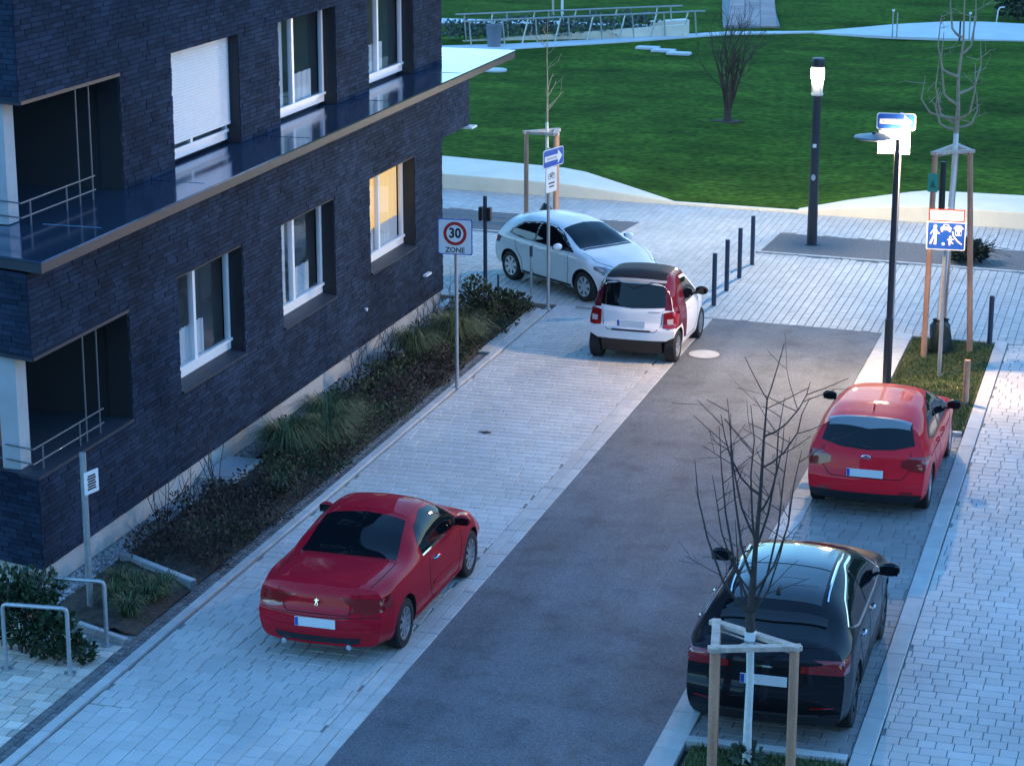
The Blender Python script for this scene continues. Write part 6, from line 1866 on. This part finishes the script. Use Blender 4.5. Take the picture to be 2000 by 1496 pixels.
def low_shrub(x, y, rx, h, mi, seed, label, group, n=150, size=0.055):
    rg = random.Random(seed)
    root = thing('low_shrub', label, 'shrub', (x, y, 0.03), group=group)
    mb = MB(); leaf_clump(mb, (0, 0, h * 0.55), rx, rx * 0.9, h * 0.6, n, size, rg=rg); mb.build('foliage', SHL[mi], root)
    mb = MB()
    for k in range(7):
        a = rg.random() * 6.28
        branch(mb, Vector((rg.gauss(0, .05), rg.gauss(0, .05), -0.03)), Vector((math.cos(a) * .6, math.sin(a) * .6, 1)), h * rg.uniform(0.7, 1.2), 0.007, 1, rg, 0.1, (1, 2), 0.15, 0.002)
    mb.build('twigs', M_bark, root, True)
rg = random.Random(77)
k = 0
y = 26.45
while y < 41.7:
    for x in (-13.1, -12.72, -12.32, -12.08):
        xx, yy = x + rg.uniform(-.1, .1), y + rg.uniform(-.16, .16)
        if 30.6 < yy < 33.4 and -13.2 < xx < -12.2 and rg.random() < 0.7: continue
        if 29.7 < yy < 31.0 and xx < -12.95: continue
        if 37.3 < yy < 38.7 and xx < -12.95: continue
        brown = (26 < yy < 29.9) or (34.2 < yy < 37.2 and xx > -12.6)
        mi = 0 if brown and rg.random() < 0.9 else (1 if rg.random() < 0.65 else 2)
        h = rg.uniform(0.16, 0.30) if x > -12.2 else rg.uniform(0.22, 0.42)
        lab = ('brown twiggy low shrub in the planting bed', 'dark green ground-cover shrub in the planting bed', 'olive low shrub in the planting bed')[mi]
        row = 'by the setts' if x > -12.2 else ('along the drip strip' if x < -13 else 'mid-bed')
        sec = ('between edging and first light shaft' if yy < 29.8 else 'near the big fountain grasses' if yy < 33.6 else 'short of the speed zone pole' if yy < 36.4 else 'just beyond the speed zone pole' if yy < 39.4 else 'towards the bed end')
        lab = ('brown twiggy low shrub', 'dark green low shrub', 'olive low shrub')[mi] + ' ' + row + ' ' + sec
        low_shrub(xx, yy, rg.uniform(0.22, 0.32), h, mi, 1000 + k, lab, lab)
        k += 1
    y += 0.52
# greener plants at the far end of the bed
for i, (x, y, h) in enumerate(((-13.05, 41.75, 0.55), (-12.75, 41.3, 0.5), (-12.5, 41.75, 0.35), (-12.15, 41.6, 0.32), (-12.3, 41.1, 0.35))):
    low_shrub(x, y, 0.3, h, 2 if i < 2 else 1, 3000 + i, ('tall leafy olive shrub at the house end of the bed', 'leafy olive shrub beside the tall one at the bed end', 'dark leafy shrub at the bed end below the marker posts', 'dark leafy shrub at the outer corner of the bed', 'dark leafy shrub just inside the bed corner')[i], 'shrubs at the bed end', 260, 0.08)
# sedges and pale blades between edging and racks
for i, (x, y) in enumerate(((-12.55, 25.2), (-12.25, 24.95), (-12.65, 24.75), (-12.3, 24.45), (-12.2, 25.25), (-12.85, 25.35), (-12.5, 30.1), (-12.3, 29.6))):
    tuft('sedge', 'low sedge with pale blades between the bed edgings' if i < 6 else 'low sedge with pale blades near the light shaft', x, y, 260, 0.28, 0.26, DGM, 50 + i, 'sedges between the edgings' if i < 6 else 'sedges near the light shaft')
# bare twigs against the plinth
for i, (x, y, h) in enumerate(((-13.3, 27.6, 0.9), (-13.25, 28.5, 0.8), (-13.3, 29.5, 1.1), (-13.28, 35.6, 0.9), (-13.3, 36.6, 1.1), (-13.25, 37.1, 0.9), (-13.3, 39.2, 0.8), (-13.3, 40.1, 0.9), (-13.28, 40.9, 0.8))):
    rg = random.Random(600 + i); mb = MB()
    for k in range(6):
        a = rg.random() * 6.28
        branch(mb, Vector((rg.gauss(0, .04), rg.gauss(0, .04), -0.03)), Vector((math.cos(a) * .35, math.sin(a) * .35, 1)), h * rg.uniform(0.6, 1.0), 0.008, 1, rg, 0.1, (1, 3), 0.1, 0.003)
    tag(mb.build('bare_shrub', M_bark, None, True, (x, y, 0.03)), *(lambda w_: ('leafless thin-stemmed shrub at the plinth ' + w_, 'shrub', 'bare shrubs ' + w_))(('before the first light shaft', 'just before the middle light shaft', 'between the last two light shafts')[i // 3]))
# evergreen shrub behind the racks
root = thing('evergreen_shrub', 'dense dark evergreen shrub with glossy leaves behind the bicycle racks', 'shrub', (-12.85, 23.1, 0))
LM = mat('laurel_leaf', (0.022, 0.05, 0.022), 0.35, island=0.5)
rg = random.Random(31); mb = MB()
for c_, rx, ry, rz, n in (((-0.15, 0.05, 0.42), 0.42, 0.40, 0.42, 750), ((-0.5, 0.15, 0.55), 0.40, 0.40, 0.45, 650), ((0.22, -0.05, 0.28), 0.34, 0.36, 0.30, 480), ((-0.1, 0.2, 0.75), 0.3, 0.3, 0.25, 300), ((0.5, -0.12, 0.14), 0.32, 0.22, 0.16, 240), ((-0.85, 0.2, 0.45), 0.35, 0.35, 0.4, 400)):
    leaf_clump(mb, c_, rx, ry, rz, n, 0.085, rg=rg)
mb.build('foliage', LM, root)
mb = MB()
for k in range(16):
    a = rg.random() * 6.28
    branch(mb, Vector((rg.gauss(-.15, .15), rg.gauss(.05, .1), -0.03)), Vector((math.cos(a) * .6, math.sin(a) * .6, 0.9)), rg.uniform(0.5, 0.8), 0.012, 1, rg, 0.05, (1, 3), 0.12, 0.003)
mb.build('stems', M_bark, root, True)
for i, (x, y) in enumerate(((-13.35, 22.95), (-13.75, 23.1))):
    pass
# low conifer in the gravel strip
root = thing('low_conifer', 'dark spreading conifer in the gravel strip beyond the turf plot', 'shrub', (-4.05, 48.9, 0))
mb = MB(); leaf_clump(mb, (0, 0, 0.22), 0.42, 0.38, 0.28, 600, 0.11, rg=sg)
for k in range(14):
    a = sg.uniform(-0.6, 0.9); branch(mb, Vector((0, 0, 0.2)), Vector((math.cos(a), math.sin(a), 0.25)), 0.62, 0.012, 1, sg, 0.0, (1, 2), 0.1, 0.004)
mb.build('foliage', mat('conifer', (0.018, 0.030, 0.018), 0.7, island=0.4), root)
MB().tube([(0, 0, -0.05), (0, 0, 0.3)], 0.04, 6).build('stem', M_bark, root, True)
